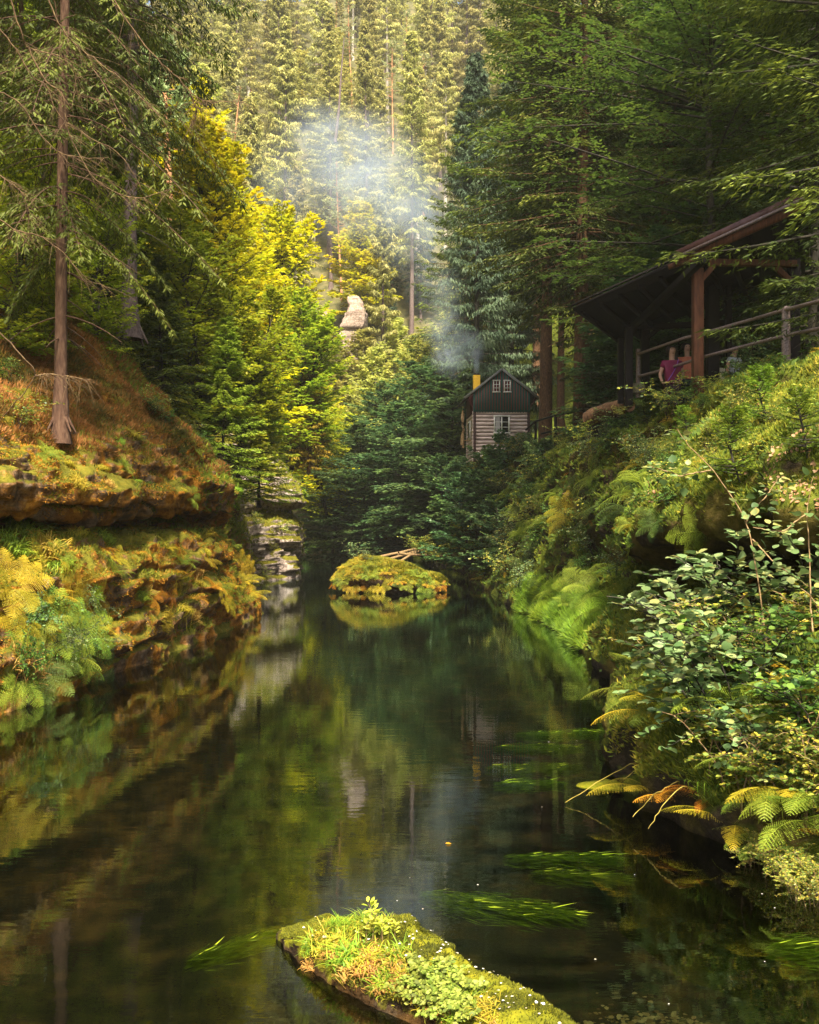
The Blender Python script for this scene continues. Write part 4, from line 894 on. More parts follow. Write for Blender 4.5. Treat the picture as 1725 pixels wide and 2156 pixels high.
def boulder(c, rx, ry, H, hx, seed, under=0.15, nth=150, amp=0.16):
    th_ = np.linspace(0, 2*math.pi, nth); pr = np.array([(.80, -.5), (.80, 0), (.86, .10), (1.0, .22), (1.03, .38), (.97, .58), (.85, .78), (.62, .93), (.35, 1.0), (.12, 1.02), (0, 1.02)])
    tt_ = np.linspace(0, 10, 60); pq = np.stack([np.interp(tt_, range(11), pr[:, k]) for k in (0, 1)], -1)
    wob = 1+0.10*fbm(np.stack([np.cos(th_)*1.5+seed, np.sin(th_)*1.5, 0*th_], -1), 3)
    VV = np.empty((nth, 60, 3)); VV[..., 0] = np.cos(th_)[:, None]*pq[None, :, 0]*rx*wob[:, None]; VV[..., 1] = np.sin(th_)[:, None]*pq[None, :, 0]*ry*wob[:, None]
    VV[..., 2] = pq[None, :, 1]*H
    hf = np.interp(VV[..., 0]/rx, hx[0], hx[1]); VV[..., 2] = np.where(VV[..., 2] > 0, VV[..., 2]*hf, VV[..., 2])
    nn = nrm(VV*[1/rx**2, 1/ry**2, .6/H**2]); wv = VV+seed*3.1
    VV = VV+nn*(fbm(wv*1.6/amp*.16, 4)*amp+fbm(wv*6, 3)*amp*.25)[..., None]*np.clip((VV[..., 2]+.2)*3, 0.2, 1)[..., None]
    VV[-1] = VV[0]
    return grid_mesh(VV+np.array(c))
IV, IF_ = boulder((-0.72, 39.3, 0), 2.28, 1.6, 1.22, ([-1, -.8, -.45, 0, .5, .8, 1], [.85, 1.0, 1.1, .98, .70, .62, .5]), 2)
if tri_normals(IV, IF_)[1][:, 2].mean() < 0: IF_ = IF_[:, ::-1]
o = mesh_obj('mossy_islet', IV, IF_, M['wet_rock'], None); tag(o, 'domed islet boulder covered with ferns in the middle of the river', 'islet')
mb = MB(); pts, nn = scatter(IV, IF_, 26000, lambda c, n_: (c[:, 2] > .38)*in_view(c)*np.clip(n_[:, 2]+.1, 0, 1), 5); k_ = len(pts); d = nrm(nn+rng.normal(0, .5, nn.shape)-[0, 0, .2])
mb.stamp(RH_V, RH_F, pts, frames(d, nn[:, [1, 2, 0]]), np.stack([rng.uniform(.05, .15, k_), rng.uniform(.02, .04, k_), np.full(k_, .05)], -1), np.clip(.5+.6*fbm(pts*1.5, 3)+rng.normal(0, .2, k_), 0, 1))
tag(mb.build('moss', leaf_mat('moss_islet', [(0.05, 0.06, 0.007), (0.15, 0.16, 0.012), (0.30, 0.25, 0.018), (0.28, 0.13, 0.015)], .3, .7, .03)), 'yellowish moss and low plants on the river islet', 'moss', kind='stuff')
# flat stone beside the bush, outcrops on the far hillside
FV, FF = boulder((2.02, 9.35, -.04), .45, .17, .085, ([-1, 1], [1, .7]), 6, nth=80, amp=.05)
o = mesh_obj('flat_rock', FV, FF if tri_normals(FV, FF)[1][:, 2].mean() > 0 else FF[:, ::-1], M['wet_rock'], None); tag(o, 'small flat mossy rock at the water under the arching canes', 'rock')
M['pale_rock'] = bank_mat('pale_sandstone', [(0.12, 0.085, 0.06), (0.30, 0.23, 0.17), (0.42, 0.34, 0.26)], [(0.2, 0.14, 0.10), (0.42, 0.31, 0.24), (0.55, 0.45, 0.36)], [(0.12, 0.13, 0.03), (0.2, 0.2, 0.05), (0.3, 0.28, 0.1)], 0.12)
def crag(c, rx, ry, H, seed, label):
    nz, nth = 130, 90; z = np.linspace(0, 1, nz); th_ = np.linspace(0, 2*math.pi, nth)
    st = 1+0.14*fbm(np.stack([0*z+seed, 0*z, z*H*0.7], -1), 2)-0.14*np.exp(-((z-.62)/.012)**2)-0.10*np.exp(-((z-.8)/.008)**2)-.08*np.exp(-((z-.88)/.007)**2)
    st = st+.22*(_h(np.floor(z*H/.85).astype(np.int64), np.full(nz, seed), np.zeros(nz, np.int64))-.5); rr = st*(1-np.clip((z-.78)/.22, 0, 1)**1.6*.70)
    VV = np.empty((nz, nth, 3)); cq = np.sign(np.cos(th_))*np.abs(np.cos(th_))**.45; sq = np.sign(np.sin(th_))*np.abs(np.sin(th_))**.45; VV[..., 0] = rr[:, None]*cq*rx; VV[..., 1] = rr[:, None]*sq*ry; VV[..., 2] = z[:, None]*H
    q = np.stack([np.broadcast_to(np.cos(th_)*rx, (nz, nth)), np.broadcast_to(np.sin(th_)*ry, (nz, nth)), VV[..., 2]], -1)+seed
    VV[..., :2] *= (1+.75*fbm(q*[.45, .45, .22], 4)+.12*fbm(q*[.9, .9, 3.0], 4))[..., None]; VV[..., 0] += .8*fbm(np.stack([0*q[..., 0]+seed, 0*q[..., 0], q[..., 2]*.35], -1), 2); VV[:, -1] = VV[:, 0]
    V_, F2 = grid_mesh(VV+np.array(c)); F2 = F2[:, ::-1]
    o = mesh_obj('sandstone_crag', V_, F2, M['pale_rock'], None); tag(o, label, 'rock', 'crags on the far hillside')
crag((-5.6, 104, 8), 1.25, 1.4, 18.8, 3, 'pale layered sandstone crag rising above the river trees')
crag((-9.3, 106, 9), 1.5, 1.6, 16.6, 8, 'smaller brown rock half hidden among trunks beside the pale crag')

# ------------------------------------------------------------------ ground cover (uncountable)
def cover(name, label, cat, bank, n, wfn, ln, wd, mat, seed, lean=.45, clump=2.0, drop=0.0, tmpl=(RH_V, RH_F), flatn=False):
    mb = MB(); pts, nn = scatter(bank.V, bank.F, n, lambda c, n_: wfn(c, n_)*in_view(c), seed); k_ = len(pts)
    if flatn: d = np.cross(nn, rng.normal(0, 1, nn.shape))+nn*.3
    else: d = nrm(nn*.8+[0, 0, .45]+rng.normal(0, lean, nn.shape)-np.array([0, 0, drop]))
    L = rng.uniform(ln[0], ln[1], k_)
    mb.stamp(tmpl[0], tmpl[1], pts, frames(d, nn if flatn else nn[:, [1, 2, 0]], rng.normal(0, .5, k_)), np.stack([L, L*0+rng.uniform(wd*.6, wd*1.3, k_), L], -1),
             np.clip(.5+.75*fbm(pts*clump+seed, 3)+rng.normal(0, .2, k_), 0, 1))
    return tag(mb.build(name, mat), label, cat, kind='stuff')
def nz_(c, f, s, t): return np.clip((fbm(c*f+s, 3)-t)*6, 0, 1)
cover('heather', 'orange brown heather and bilberry carpet on the rocky slope', 'heather', LB, 170000, lambda c, n_: (c[:, 2] > 3.7)*(c[:, 1] < 30)*(c[:, 1] > 10)*(n_[:, 2] > .05)*(.4+nz_(c, .8, 3, -.2)), (.05, .15), .016, heath, 11, .5, .7)
cover('undergrowth', 'low green plants on the slope behind the rocks', 'undergrowth', LB, 110000, lambda c, n_: (c[:, 2] > 2.2)*(c[:, 1] > 22)*(n_[:, 2] > 0)*(c[:, 0] > -30)/np.maximum(c[:, 1]/30, 1), (.08, .22), .035, leaf_mat('low_plants', [(.07, .12, .012), (.20, .25, .02), (.38, .33, .03)], .4, .6, .05), 12, .7, .3)
cover('cliff_moss', 'ochre moss and dry tufts hanging on the sandstone face', 'moss', LB, 55000, lambda c, n_: (c[:, 2] > .25)*(c[:, 2] < 4.6)*(c[:, 1] < 30)*(n_[:, 2] > -.35)*nz_(c, 1.6, 7, -.05), (.025, .06), .013, moss_o, 13, .5, 1.2, .9)
cover('cliff_moss', 'green moss patches on the sandstone ledges', 'moss', LB, 60000, lambda c, n_: (c[:, 2] > .2)*(c[:, 2] < 4.6)*(c[:, 1] < 62)*(n_[:, 2] > .1)*nz_(c, 1.1, 17, .0), (.03, .10), .018, moss_m, 14, .5, 1.2, .2)
cover('moss', 'cushions of yellow green moss over the slope below the shelter', 'moss', RB, 260000, lambda c, n_: (c[:, 2] > .3)*(c[:, 1] < 36)*(c[:, 1] > 5)*np.clip(n_[:, 2]+.15, 0, 1)*(c[:, 0] < 8.5)*(.15+nz_(c, .9, 2, -.15))/np.maximum(c[:, 1]/14, .5), (.03, .085), .020, moss_m, 15, .4, 1.1)
cover('leaf_litter', 'scattered dry beech leaves on the mossy slope', 'leaf litter', RB, 9000, lambda c, n_: (c[:, 2] > 2.6)*(c[:, 1] < 30)*(n_[:, 2] > .3)*(c[:, 0] < 8)*nz_(c, .9, 22, .05), (.03, .06), .035, litter, 16, flatn=True, tmpl=(LF_V, LF_F))
cover('undergrowth', 'mixed low leafy plants on the bank towards the cottage', 'undergrowth', RB, 90000, lambda c, n_: (c[:, 2] > .15)*(c[:, 1] > 15)*(c[:, 0] < 14)*(n_[:, 2] > -.2)*(.2+nz_(c, .7, 9, -.1))/np.maximum(c[:, 1]/20, 1), (.06, .17), .06, leaf_mat('low_plants_r', [(.05, .09, .012), (.13, .19, .02), (.30, .30, .03)], .4, .6, .05), 17, .7, .6)
cover('grass', 'bright green grass on the low ledge by the water', 'grass', RB, 26000, lambda c, n_: (c[:, 2] > .02)*(c[:, 2] < 1.0)*(c[:, 1] > 19.5)*(c[:, 1] < 30), (.12, .30), .016, gr_green, 18, .4, .6, .1)

# ------------------------------------------------------------------ trees
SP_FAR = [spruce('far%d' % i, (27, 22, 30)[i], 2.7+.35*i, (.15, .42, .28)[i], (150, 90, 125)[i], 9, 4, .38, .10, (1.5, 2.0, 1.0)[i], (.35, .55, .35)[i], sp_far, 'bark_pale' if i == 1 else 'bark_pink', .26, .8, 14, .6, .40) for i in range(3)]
SP_FARB = spruce('farb', 24, 3.0, .1, 150, 8, 3, .46, .15, 1.1, .32, sp_blue, 'bark_pink', .2, .8, 14)
SP_MID = [spruce('mid%d' % i, 26, 4.4, (.37, .20)[i], 270, 13, 5, .24, .062, .45, .40, sp_mid, 'bark_warm', .33, .65, 50, .5, .34, .16) for i in range(2)]
SP_HANG = spruce('hang', 25, 3.6, .05, 260, 11, 4, .34, .07, 1.6, .35, sp_blue, 'bark_dark', .25, .7, 30)
SP_DARK = [spruce('dark%d' % i, 24, 4.0, .05, 250, 12, 4, .28, .075, .5, .35, sp_dark, 'bark_warm', .22, .7, 40) for i in range(2)]
SP_NEAR = spruce('near', 19, 3.6, .0, 250, 17, 7, .15, .035, .35, .32, sp_mid, 'bark_dark', .2, .55, 40, .5, .34, .15)
SP_YOUNG = [spruce('young%d' % i, 6.5, 1.9, .03, 130, 11, 5, .15, .040, .35, .25, (sp_mid, leaf_mat('needles_lime', [(.08, .13, .012), (.20, .26, .02), (.38, .40, .04)], .4))[i], 'bark_dark', .07, .8, 6) for i in range(2)]
SAPL = spruce('sapling', 1.1, .42, .03, 46, 8, 4, .06, .016, .1, .1, leaf_mat('needles_sapling', [(.05, .10, .01), (.12, .19, .015), (.22, .28, .02)], .35), 'bark_dark', .012, .8, 0)
BE_Y = [broadleaf('bey%d' % i, 9.5, 2.9, .05, 120, 9, 6, .17, .11, .15, .10, be_yellow, 'bark_dark', .10, el0=.35, el1=1.2, stems=2) for i in range(2)]
BE_L = [broadleaf('bel%d' % i, 8.5, 2.8, .03, 120, 9, 6, .17, .11, .2, .12, be_lime, 'bark_dark', .09, el0=.25, el1=1.1, stems=2) for i in range(2)]
BE_G = [broadleaf('beg%d' % i, 10.0, 4.2, .02, 120, 10, 6, .24, .16, .12, .26, be_teal, 'bark_dark', .16, el0=.18, el1=.9, tw=.40, flat=.3) for i in range(2)]
BE_P = [broadleaf('bep%d' % i, 13, 3.6, .08, 110, 8, 5, .34, .22, .3, .1, be_pale, 'bark_pale', .14, el0=.5, el1=1.3) for i in range(2)]
MAPLE = broadleaf('maple', 16, 4.6, .1, 110, 8, 6, .42, .28, .2, .18, be_yellow, 'bark_dark', .2, el0=.4, el1=1.2)
BE_R = broadleaf('ber', 15, 6.0, .12, 95, 14, 8, .13, .085, .10, .16, be_green, 'bark_dark', .16, el0=.12, el1=.8, tw=.30, flat=.3, up=.06)
PINE = pine('pine', 24, 3.4)
BIRCH = broadleaf('birch', 15, 2.6, .2, 80, 8, 5, .26, .18, .5, .1, leaf_mat('leaves_birch', [(.30, .36, .08), (.50, .52, .13), (.66, .62, .2)], .5, .5, .1), 'bark_pale', .11, el0=.7, el1=1.3)

def tree(kind, proto, px, D, label, group=None, h=1.0, z=None, rz=None, dz=-.3, tilt=None, wsc=None):
    X = (px-CX)/FPX*D; z = ground(X, D) if z is None else z
    return place(kind, proto, (X, D, z+dz), label, 'tree', group, rz, (wsc or h, wsc or h, h), tilt)
# the two tall spruces beside the cottage and those behind them
tree('spruce_tree', SP_MID[0], 1148, 45, 'tall spruce with thick bare lower trunk just right of the cottage', z=5.6, rz=1.0, h=1.06)
tree('spruce_tree', SP_MID[1], 1224, 36, 'tall spruce with reddish trunk between the cottage spruce and the shelter', z=5.6, rz=2.2, h=1.0)
tree('spruce_tree', SP_HANG, 1000, 62, 'bluish spruce with hanging twigs behind the chimney smoke', z=7.5)
tree('spruce_tree', SP_HANG, 1075, 66, 'dark spruce with hanging twigs directly behind the cottage roof', z=8)
tree('spruce_tree', SP_MID[1], 985, 78, 'tall spruce in half shade at the edge of the sunlit hillside', z=8, h=1.1)
GR = 'shaded spruces on the slope behind the shelter'; LR = 'dark spruce among the shaded trees behind the shelter and cottage'
for px, D, z in ((1395, 43, 10), (1400, 41, 10), (1530, 44, 12), (1600, 36, 11), (1690, 33, 11), (1280, 52, 9), (1380, 58, 13), (1480, 62, 17), (1180, 62, 9), (1130, 76, 13), (1240, 72, 14), (1330, 80, 20), (1040, 88, 14), (1620, 52, 18), (1720, 46, 17), (1180, 92, 22), (1780, 38, 16)):
    tree('spruce_tree', SP_DARK[rng.integers(2)] if D < 60 else SP_MID[rng.integers(2)], px, D, LR, GR, rng.uniform(.85, 1.15), z)
tree('spruce_tree', SP_NEAR, 1868, 16.2, 'near spruce whose dark boughs hang over the shelter roof end', z=5.4, rz=.5)
tree('spruce_tree', SP_NEAR, 1720, 23.5, 'dark bushy spruce standing behind the high end of the shelter roof', z=7.2, rz=2.5)
tree('beech_tree', BE_R, 1530, 26.5, 'green beech spreading flat leafy boughs above the shelter', z=7.0, rz=.3, h=.95)
tree('beech_tree', BE_R, 1640, 31, 'taller green beech uphill behind the shelter', z=10, rz=3.9, h=1.1)
for px, D, h in ((1330, 33, .7), (1400, 31, .8), (1440, 28.5, .6), (1290, 35, .6), (1500, 30, .8), (1585, 27, .7)):
    tree('beech_tree', BE_G[0], px, D, 'small dark beech in the understorey behind the shelter', 'understorey beeches behind the shelter', h*.8, ground((px-CX)/FPX*D, D))
# river end
for k, (px, D, z, h, lab) in enumerate(((760, 70, .2, 1.0, 'layered dark green beech overhanging the far pool behind the islet'), (865, 66, .6, 1.05, 'layered dark green beech between the far pool and the cottage'), (940, 61, 2.0, 1.0, 'dark green beech just left of the cottage'),
        (700, 80, .2, .9, 'dark beech at the far bend of the river'), (815, 84, 2.5, 1.2, 'paler beech rising behind the layered dark beeches'), (905, 78, 4.5, 1.1, 'beech under the drifting smoke left of the chimney'))):
    tree('beech_tree', BE_G[k % 2], px, D, lab, None, h, z, wsc=h*1.05)
for k, (px, D, z, h) in enumerate(((735, 99, 6, 1.15), (690, 100, 6, 1.35), (775, 99, 7, 1.15), (720, 90, 2, 1.0), (800, 92, 6, 1.0), (870, 90, 8, 1.0), (930, 88, 9, .9), (760, 97, 6, .9), (840, 100, 9, 1.1), (900, 99, 11, 1.0), (690, 96, 3, 1.0), (960, 96, 12, 1.0), (650, 92, 4, .9))):
    tree('broadleaf_tree', BE_P[k % 2] if k % 3 else BE_L[0], px, D, 'pale broadleaf tree in the sunlit belt above the dark beeches', 'pale trees above the dark beeches', h if k % 3 else h*1.3, z)
tree('maple_tree', MAPLE, 770, 118, 'golden maple glowing halfway up the far hillside above the crag', z=26.5)
tree('pine_tree', PINE, 447, 108, 'orange trunked pine with pale crown on the hillside beside the birch', z=27, tilt=(0, .09), rz=0)
tree('pine_tree', PINE, 893, 140, 'orange trunked pine near the top of the far hillside', z=46, rz=2)
tree('pine_tree', PINE, 762, 122, 'slim pale pine standing in the drifting smoke', z=25, h=.75)
tree('birch_tree', BIRCH, 405, 84, 'pale yellow birch above the near slope beside the orange pine', z=25, h=1.2)
mb = MB()
mb.tubes(np.array([P(706, 300, 121), P(714, 230, 121.2), P(719, 150, 121.4), P(725, 80, 121.6)])-P(706, 300, 121), .20, .05, 7)
for i in range(26):
    t_ = rng.random(); b_ = lerp(P(706, 300, 121), P(722, 110, 121.5), t_)-P(706, 300, 121); mb.tubes(np.linspace(b_, b_+[rng.uniform(-1, 1), rng.uniform(-.5, .5), rng.uniform(-.3, .4)], 4), .035, .01, 4)
o = mb.build('dead_trunk', M['bark_pink']); o.location = P(706, 300, 121); tag(o, 'bare pale dead trunk leaning above the smoke', 'dead tree')
# far hillside
GF = 'spruces covering the far hillside'; LF = 'slender pale spruce among the crowded trees of the far hillside'
cnt = 0; RW = 'lowest second third fourth fifth sixth seventh eighth ninth tenth eleventh twelfth thirteenth fourteenth fifteenth sixteenth topmost'.split()
for Y in np.arange(99, 190, 6.2):
    for X in np.arange(-.40*Y, .27*Y, 6.6):
        x, y = X+rng.uniform(-2.6, 2.6), Y+rng.uniform(-2.6, 2.6)
        if y < 112 and -12 < x < -3.0: continue
        if abs(x+6.2) < 3.6 and y < 119 and y > 100: continue
        z = float(hill_z(np.array(x), np.array(y))); px = CX+FPX*x/y; top = HY-FPX*(z+24-CAMZ)/y
        if px > 1330 or px < 240: continue
        bl = px > 820 and y < 128 and rng.random() < .6
        r = rng.random()
        if r < .10: place('pine_tree', PINE, (x, y, z), 'pale pine mixed among the far hillside spruces', 'tree', 'pines scattered over the far hillside', None, rng.uniform(.7, .95))
        elif r < .20: place('broadleaf_tree', BE_P[cnt % 2], (x, y, z), 'pale broadleaf tree mixed among the far hillside spruces', 'tree', 'broadleaves scattered over the far hillside', None, rng.uniform(.8, 1.1))
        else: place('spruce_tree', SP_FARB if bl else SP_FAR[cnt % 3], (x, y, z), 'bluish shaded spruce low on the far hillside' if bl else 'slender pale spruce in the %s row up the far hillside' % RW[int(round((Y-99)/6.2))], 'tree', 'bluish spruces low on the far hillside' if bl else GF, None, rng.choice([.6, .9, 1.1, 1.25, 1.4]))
        cnt += 1
# left slope
tree('beech_tree', BE_Y[0], 440, 34, 'bright yellow beech at the heart of the sunny slope', z=6.6, rz=0)
tree('beech_tree', BE_Y[1], 520, 36, 'yellow beech leaning out towards the river above the young spruces', z=5.6, rz=1)
tree('beech_tree', BE_L[0], 605, 54, 'lime green beech at the river side of the yellow beech', z=6.2, rz=2, h=1.05)
tree('beech_tree', BE_Y[0], 375, 45, 'tall yellow beech higher up behind the sunny slope', z=12.5, rz=3, h=1.05)
tree('beech_tree', BE_L[1], 500, 31, 'lime beech low in front of the yellow beeches', z=4.3, rz=4, h=.7)
tree('beech_tree', BE_Y[0], 570, 56, 'large yellow beech behind the top of the rocky point', z=7.2, rz=2, h=1.4)
tree('beech_tree', BE_L[1], 430, 30, 'airy lime beech above the crest of the heather', z=5.4, rz=1.5, h=.8)
tree('spruce_tree', SP_YOUNG[0], 345, 27.5, 'young dark green spruce standing above the heather slope', z=6.0, h=.66)
tree('beech_tree', BE_L[0], 310, 30, 'lime beech left of the young dark spruce above the heather', z=7.0, h=.8)
tree('spruce_tree', SP_YOUNG[1], 470, 29, 'lime tinted young spruce near the crest of the heather', z=4.0, h=.75)
tree('beech_tree', BE_L[1], 655, 60, 'lime beech above the rocky point beside the larches', z=6.5, rz=2, h=1.0)
tree('beech_tree', BE_Y[1], 690, 72, 'yellowish beech between the rocky point and the dark beeches', z=3.5, rz=1, h=1.15)
tree('spruce_tree', SP_YOUNG[1], 545, 33, 'young spruce beside the cliff at the end of the heather', z=3.6, h=.75)
yo = spruce('olive', 12, 2.4, .02, 170, 10, 5, .24, .06, 1.0, .4, leaf_mat('needles_autumn', [(.16, .14, .012), (.36, .28, .02), (.50, .36, .03)], .4), 'bark_warm', .12, .7, 10)
tree('larch_tree', yo, 650, 54, 'golden green larch drooping over the rocky point', z=6.0, rz=.4, h=.6)
tree('larch_tree', yo, 615, 58, 'taller golden larch behind the rocky point', z=6.5, rz=2.4, h=.8)
tree('pine_tree', pine('p2', 9, 2.0, leaf_mat('needles_blue_pine', [(.24, .34, .14), (.40, .50, .22), (.52, .6, .3)], .35)), 362, 38, 'pale bluish pine behind the leafy boughs of the slope', z=13, h=.9)
GL = 'trees crowding the slope behind the heather'
rl = np.random.default_rng(21)
for Y in np.arange(27, 92, 5.0):
    for X in np.arange(-.43*Y-2, -.10*Y-5.2, 4.6):
        x, y = X+rl.uniform(-1.5, 1.5), Y+rl.uniform(-1.5, 1.5); px = CX+FPX*x/y
        if px > 640-max(0, 60-y)*1.2 or (px > 330 and y < 44): continue
        z = ground(x, y)-.3; r = rl.random()
        if r < .38: place('broadleaf_tree', (BE_L if r < .26 else BE_Y)[int(r*100) % 2] if px < 430 else SP_YOUNG[1], (x, y, z), 'lime or yellow tree within the crowded slope wood', 'tree', 'broadleaves of the slope wood', None, rl.uniform(.8, 1.4))
        elif r < .52: place('spruce_tree', SP_YOUNG[int(r*100) % 2], (x, y, z), 'young spruce within the crowded slope wood', 'tree', 'young spruces of the slope wood', None, rl.uniform(.9, 1.6))
        elif y > 45: place('spruce_tree', SP_FAR[int(r*100) % 3], (x, y, z), 'tall spruce within the crowded slope wood', 'tree', 'tall spruces of the slope wood', None, rl.uniform(.6, 1.0))
        else: place('spruce_tree', SP_MID[int(r*100) % 2], (x, y, z), 'tall shaded spruce on the slope behind the near trunks', 'tree', 'shaded spruces behind the near trunks', None, rl.uniform(.5, .8))
# near left trunks
DEADSP = spruce('thin', 22, 2.8, .12, 220, 15, 9, .12, .026, .75, .80, sp_olive, 'bark_spruce', .105, .35, 40, .6, .34, .05, wr=.0075, tww=True)
tree('spruce_tree', DEADSP, 128, 16.2, 'slender spruce with straight brown trunk rooted on the orange rock', z=4.6, rz=1.1)
LSP = spruce('left_big', 22, 3.4, .30, 190, 15, 6, .17, .04, .9, .6, sp_mid, 'bark_pink', .20, .6, 40, .5, .30)
tree('spruce_tree', LSP, 272, 25, 'spruce with pinkish grey trunk and drooping green boughs behind the slender one', z=8.0, rz=.8)
tree('spruce_tree', LSP, -40, 21, 'spruce at the edge of the picture above the heather', z=8, rz=2.8, h=.9)
tree('spruce_tree', DEADSP, 52, 22.5, 'thin dark trunked spruce left of the straight brown trunk', z=6.5, rz=3.2, h=.8)
for i, (px, D) in enumerate(((75, 19.5), (105, 24), (205, 22), (18, 18))):
    tree('sapling_tree', BE_L[i % 2], px, D, 'wispy leafy sapling growing on the slope around the brown trunks', 'saplings around the brown trunks', .48, None, wsc=.4)

# long bare boughs arching in from the upper left
arcs = [[(0, -40), (23, 0), (43, 67), (60, 100), (120, 115), (157, 150), (167, 197), (235, 214)], [(-30, 30), (0, 63), (37, 107), (67, 160), (97, 180), (127, 247), (187, 287), (253, 327), (300, 400)],
        [(-30, 180), (0, 193), (37, 213), (67, 253), (110, 310), (157, 330), (230, 333)], [(60, 100), (100, 173), (133, 200), (143, 273), (187, 360), (233, 400), (300, 417), (367, 393)],
        [(-30, 450), (0, 463), (40, 487), (83, 497), (127, 527), (160, 563), (187, 590), (233, 607)], [(-30, 350), (0, 370), (33, 393), (57, 430), (60, 467)],
        [(225, -30), (240, 0), (300, 90), (360, 150), (407, 197), (437, 213), (520, 213)], [(400, 190), (413, 240), (400, 265)], [(-25, 690), (0, 699), (52, 755), (74, 791), (40, 839), (0, 883), (-30, 900)],
        [(112, -20), (118, 60), (75, 120), (60, 180)], [(74, 791), (110, 788), (190, 800)], [(90, -30), (130, 60), (180, 110), (260, 170), (330, 240)]]
t0 = empty('bare_branches', P(-60, 300, 12.5), 'long bare boughs of a dying spruce arching in over the slope', 'branches'); B0 = np.array(t0.location)
for k, a in enumerate(arcs):
    mb = MB(); D = 12.2+rng.uniform(-.6, 1.0); D = {9: 16, 8: 12.8, 10: 12.8}.get(k, D)
    c = np.array([P(x, y, D+.12*i) for i, (x, y) in enumerate(a)])-B0
    tk = np.linspace(0, len(a)-1, 30); i0 = np.clip(tk.astype(int), 0, len(a)-2); f = (tk-i0)[:, None]; g = lambda j: c[np.clip(j, 0, len(a)-1)]
    q = 0.5*(2*g(i0)+(g(i0+1)-g(i0-1))*f+(2*g(i0-1)-5*g(i0)+4*g(i0+1)-g(i0+2))*f**2+(3*g(i0)-3*g(i0+1)+g(i0+2)-g(i0-1))*f**3)
    q += rng.normal(0, .006, q.shape); mb.tubes(q, .012, .004, 5)
    if k not in (8,):
        m_ = 55; j = rng.integers(6, 29, m_); d = nrm(rng.normal(0, 1, (m_, 3))*[1, .5, .4]+[.35, 0, -.75]); l_ = rng.uniform(.10, .42, m_); s_ = np.linspace(0, 1, 5)
        tw_ = q[j][:, None]+d[:, None]*(l_[:, None]*s_)[..., None]; tw_[..., 2] -= .2*l_[:, None]*s_**2; mb.tubes(tw_, .0028, .0012, 3)
    mb.build('bough', M['bough_wood'], t0)

# ------------------------------------------------------------------ shrubs and bushes
def put(kind, proto, loc, label, cat, group=None, rz=None, sc=1.0, nrmv=None, tl=.5):
    if isinstance(proto, dict): o = place(kind, proto, loc, label, cat, group, rz, sc)
    else:
        o = bpy.data.objects.new(kind, proto); COL.objects.link(o); o.location = [float(a) for a in loc]; o.scale = (sc,)*3
        o.rotation_euler = (0, 0, rng.uniform(0, 6.28) if rz is None else rz); tag(o, label, cat, group)
    if nrmv is not None:
        ax = Vector(nrm(np.array([0, 0, 1.0])*(1-tl)+np.asarray(nrmv)*tl)); o.rotation_euler = (Vector((0, 0, 1)).rotation_difference(ax).to_matrix() @ Matrix.Rotation(o.rotation_euler[2], 3, 'Z')).to_euler()
    return o
BUSH = [broadleaf('bush%d' % i, 3.6, 2.0, .0, 70, 9, 6, .15, .11, .15, .15, be_teal, 'bark_dark', .05, el0=.3, el1=1.2, stems=3, tw=.45) for i in range(2)]
for px, D, z, h, lab in ((985, 46, .6, 1.15, 'dark leafy bush hanging over the water below the cottage'), (1040, 44, 2.2, 1.0, 'dark bush directly below the cottage logs'), (1095, 43, 3.4, .8, 'bush between the cottage and the spruce trunk'),
        (960, 52, 3.0, .8, 'bush at the left foot of the cottage'), (1060, 41, .6, .8, 'lowest bush on the shaded bank below the cottage'), (1140, 38, 3.4, .6, 'small bush at the foot of the cottage spruce')):
    X = (px-CX)/FPX*D; put('bush', BUSH[rng.integers(2)], (X, D, z), lab, 'bush', None, None, h)
SHR = [shrub(sh_mix, 'bark_dark', 10, 1.3, .6, .07, .05, 16), shrub(sh_glau, 'bark_dark', 9, 1.2, .6, .06, .042, 16), shrub(be_green, 'bark_dark', 9, 1.0, .6, .075, .055, 14)]
FRN = [fern(fern_g, 11, .8), fern(fern_y, 10, .65, .8, 1.15), fern(fern_o, 9, .55, .8, 1.2), fern(fern_d, 11, .8, 1.0, 1.5)]
GRS = [grass(gr_green, 220, .50), grass(gr_yellow, 220, .45), grass(gr_straw, 200, .4)]
# bank below the cottage and shelter: shrubs and ferns on the ground seen there
rs = np.random.default_rng(5)
def strew(n, bank, wfn, protos, kind, label, cat, group, scr, seed, tl=.45, pr=None):
    pts, nn = scatter(bank.V, bank.F, n, lambda c, n_: wfn(c, n_)*in_view(c, 20), seed)
    for i in range(n):
        put(kind, protos[rs.choice(len(protos), p=pr)], pts[i], label, cat, group, rs.uniform(0, 6.28), rs.uniform(*scr), nn[i], tl)
strew(95, RB, lambda c, n_: (c[:, 2] > .5)*(c[:, 1] > 18)*(c[:, 1] < 45)*(c[:, 0] < 8)*(n_[:, 2] > -.2), SHR, 'shrub', 'small leafy shrub on the steep bank between shelter and cottage', 'shrub', 'shrubs on the steep far bank', (.5, 1.1), 31, .3)
strew(44, RB, lambda c, n_: (c[:, 2] > .15)*(c[:, 2] < 4)*(c[:, 1] > 17)*(c[:, 1] < 42)*(n_[:, 2] > -.4), [FRN[0], FRN[3], FRN[1]], 'fern', 'fern on the steep bank between the grassy ledge and the bushes', 'fern', 'ferns on the steep far bank', (.7, 1.35), 32, .6, [.45, .4, .15])
strew(70, RB, lambda c, n_: (c[:, 2] > 2.4)*(c[:, 1] > 10)*(c[:, 1] < 22)*(n_[:, 2] > .1)*(c[:, 0] < 7.4), [SHR[0], SHR[2]], 'shrub', 'low leafy plant in the moss of the slope below the shelter', 'plant', 'plants in the moss slope', (.2, .5), 33, .3)
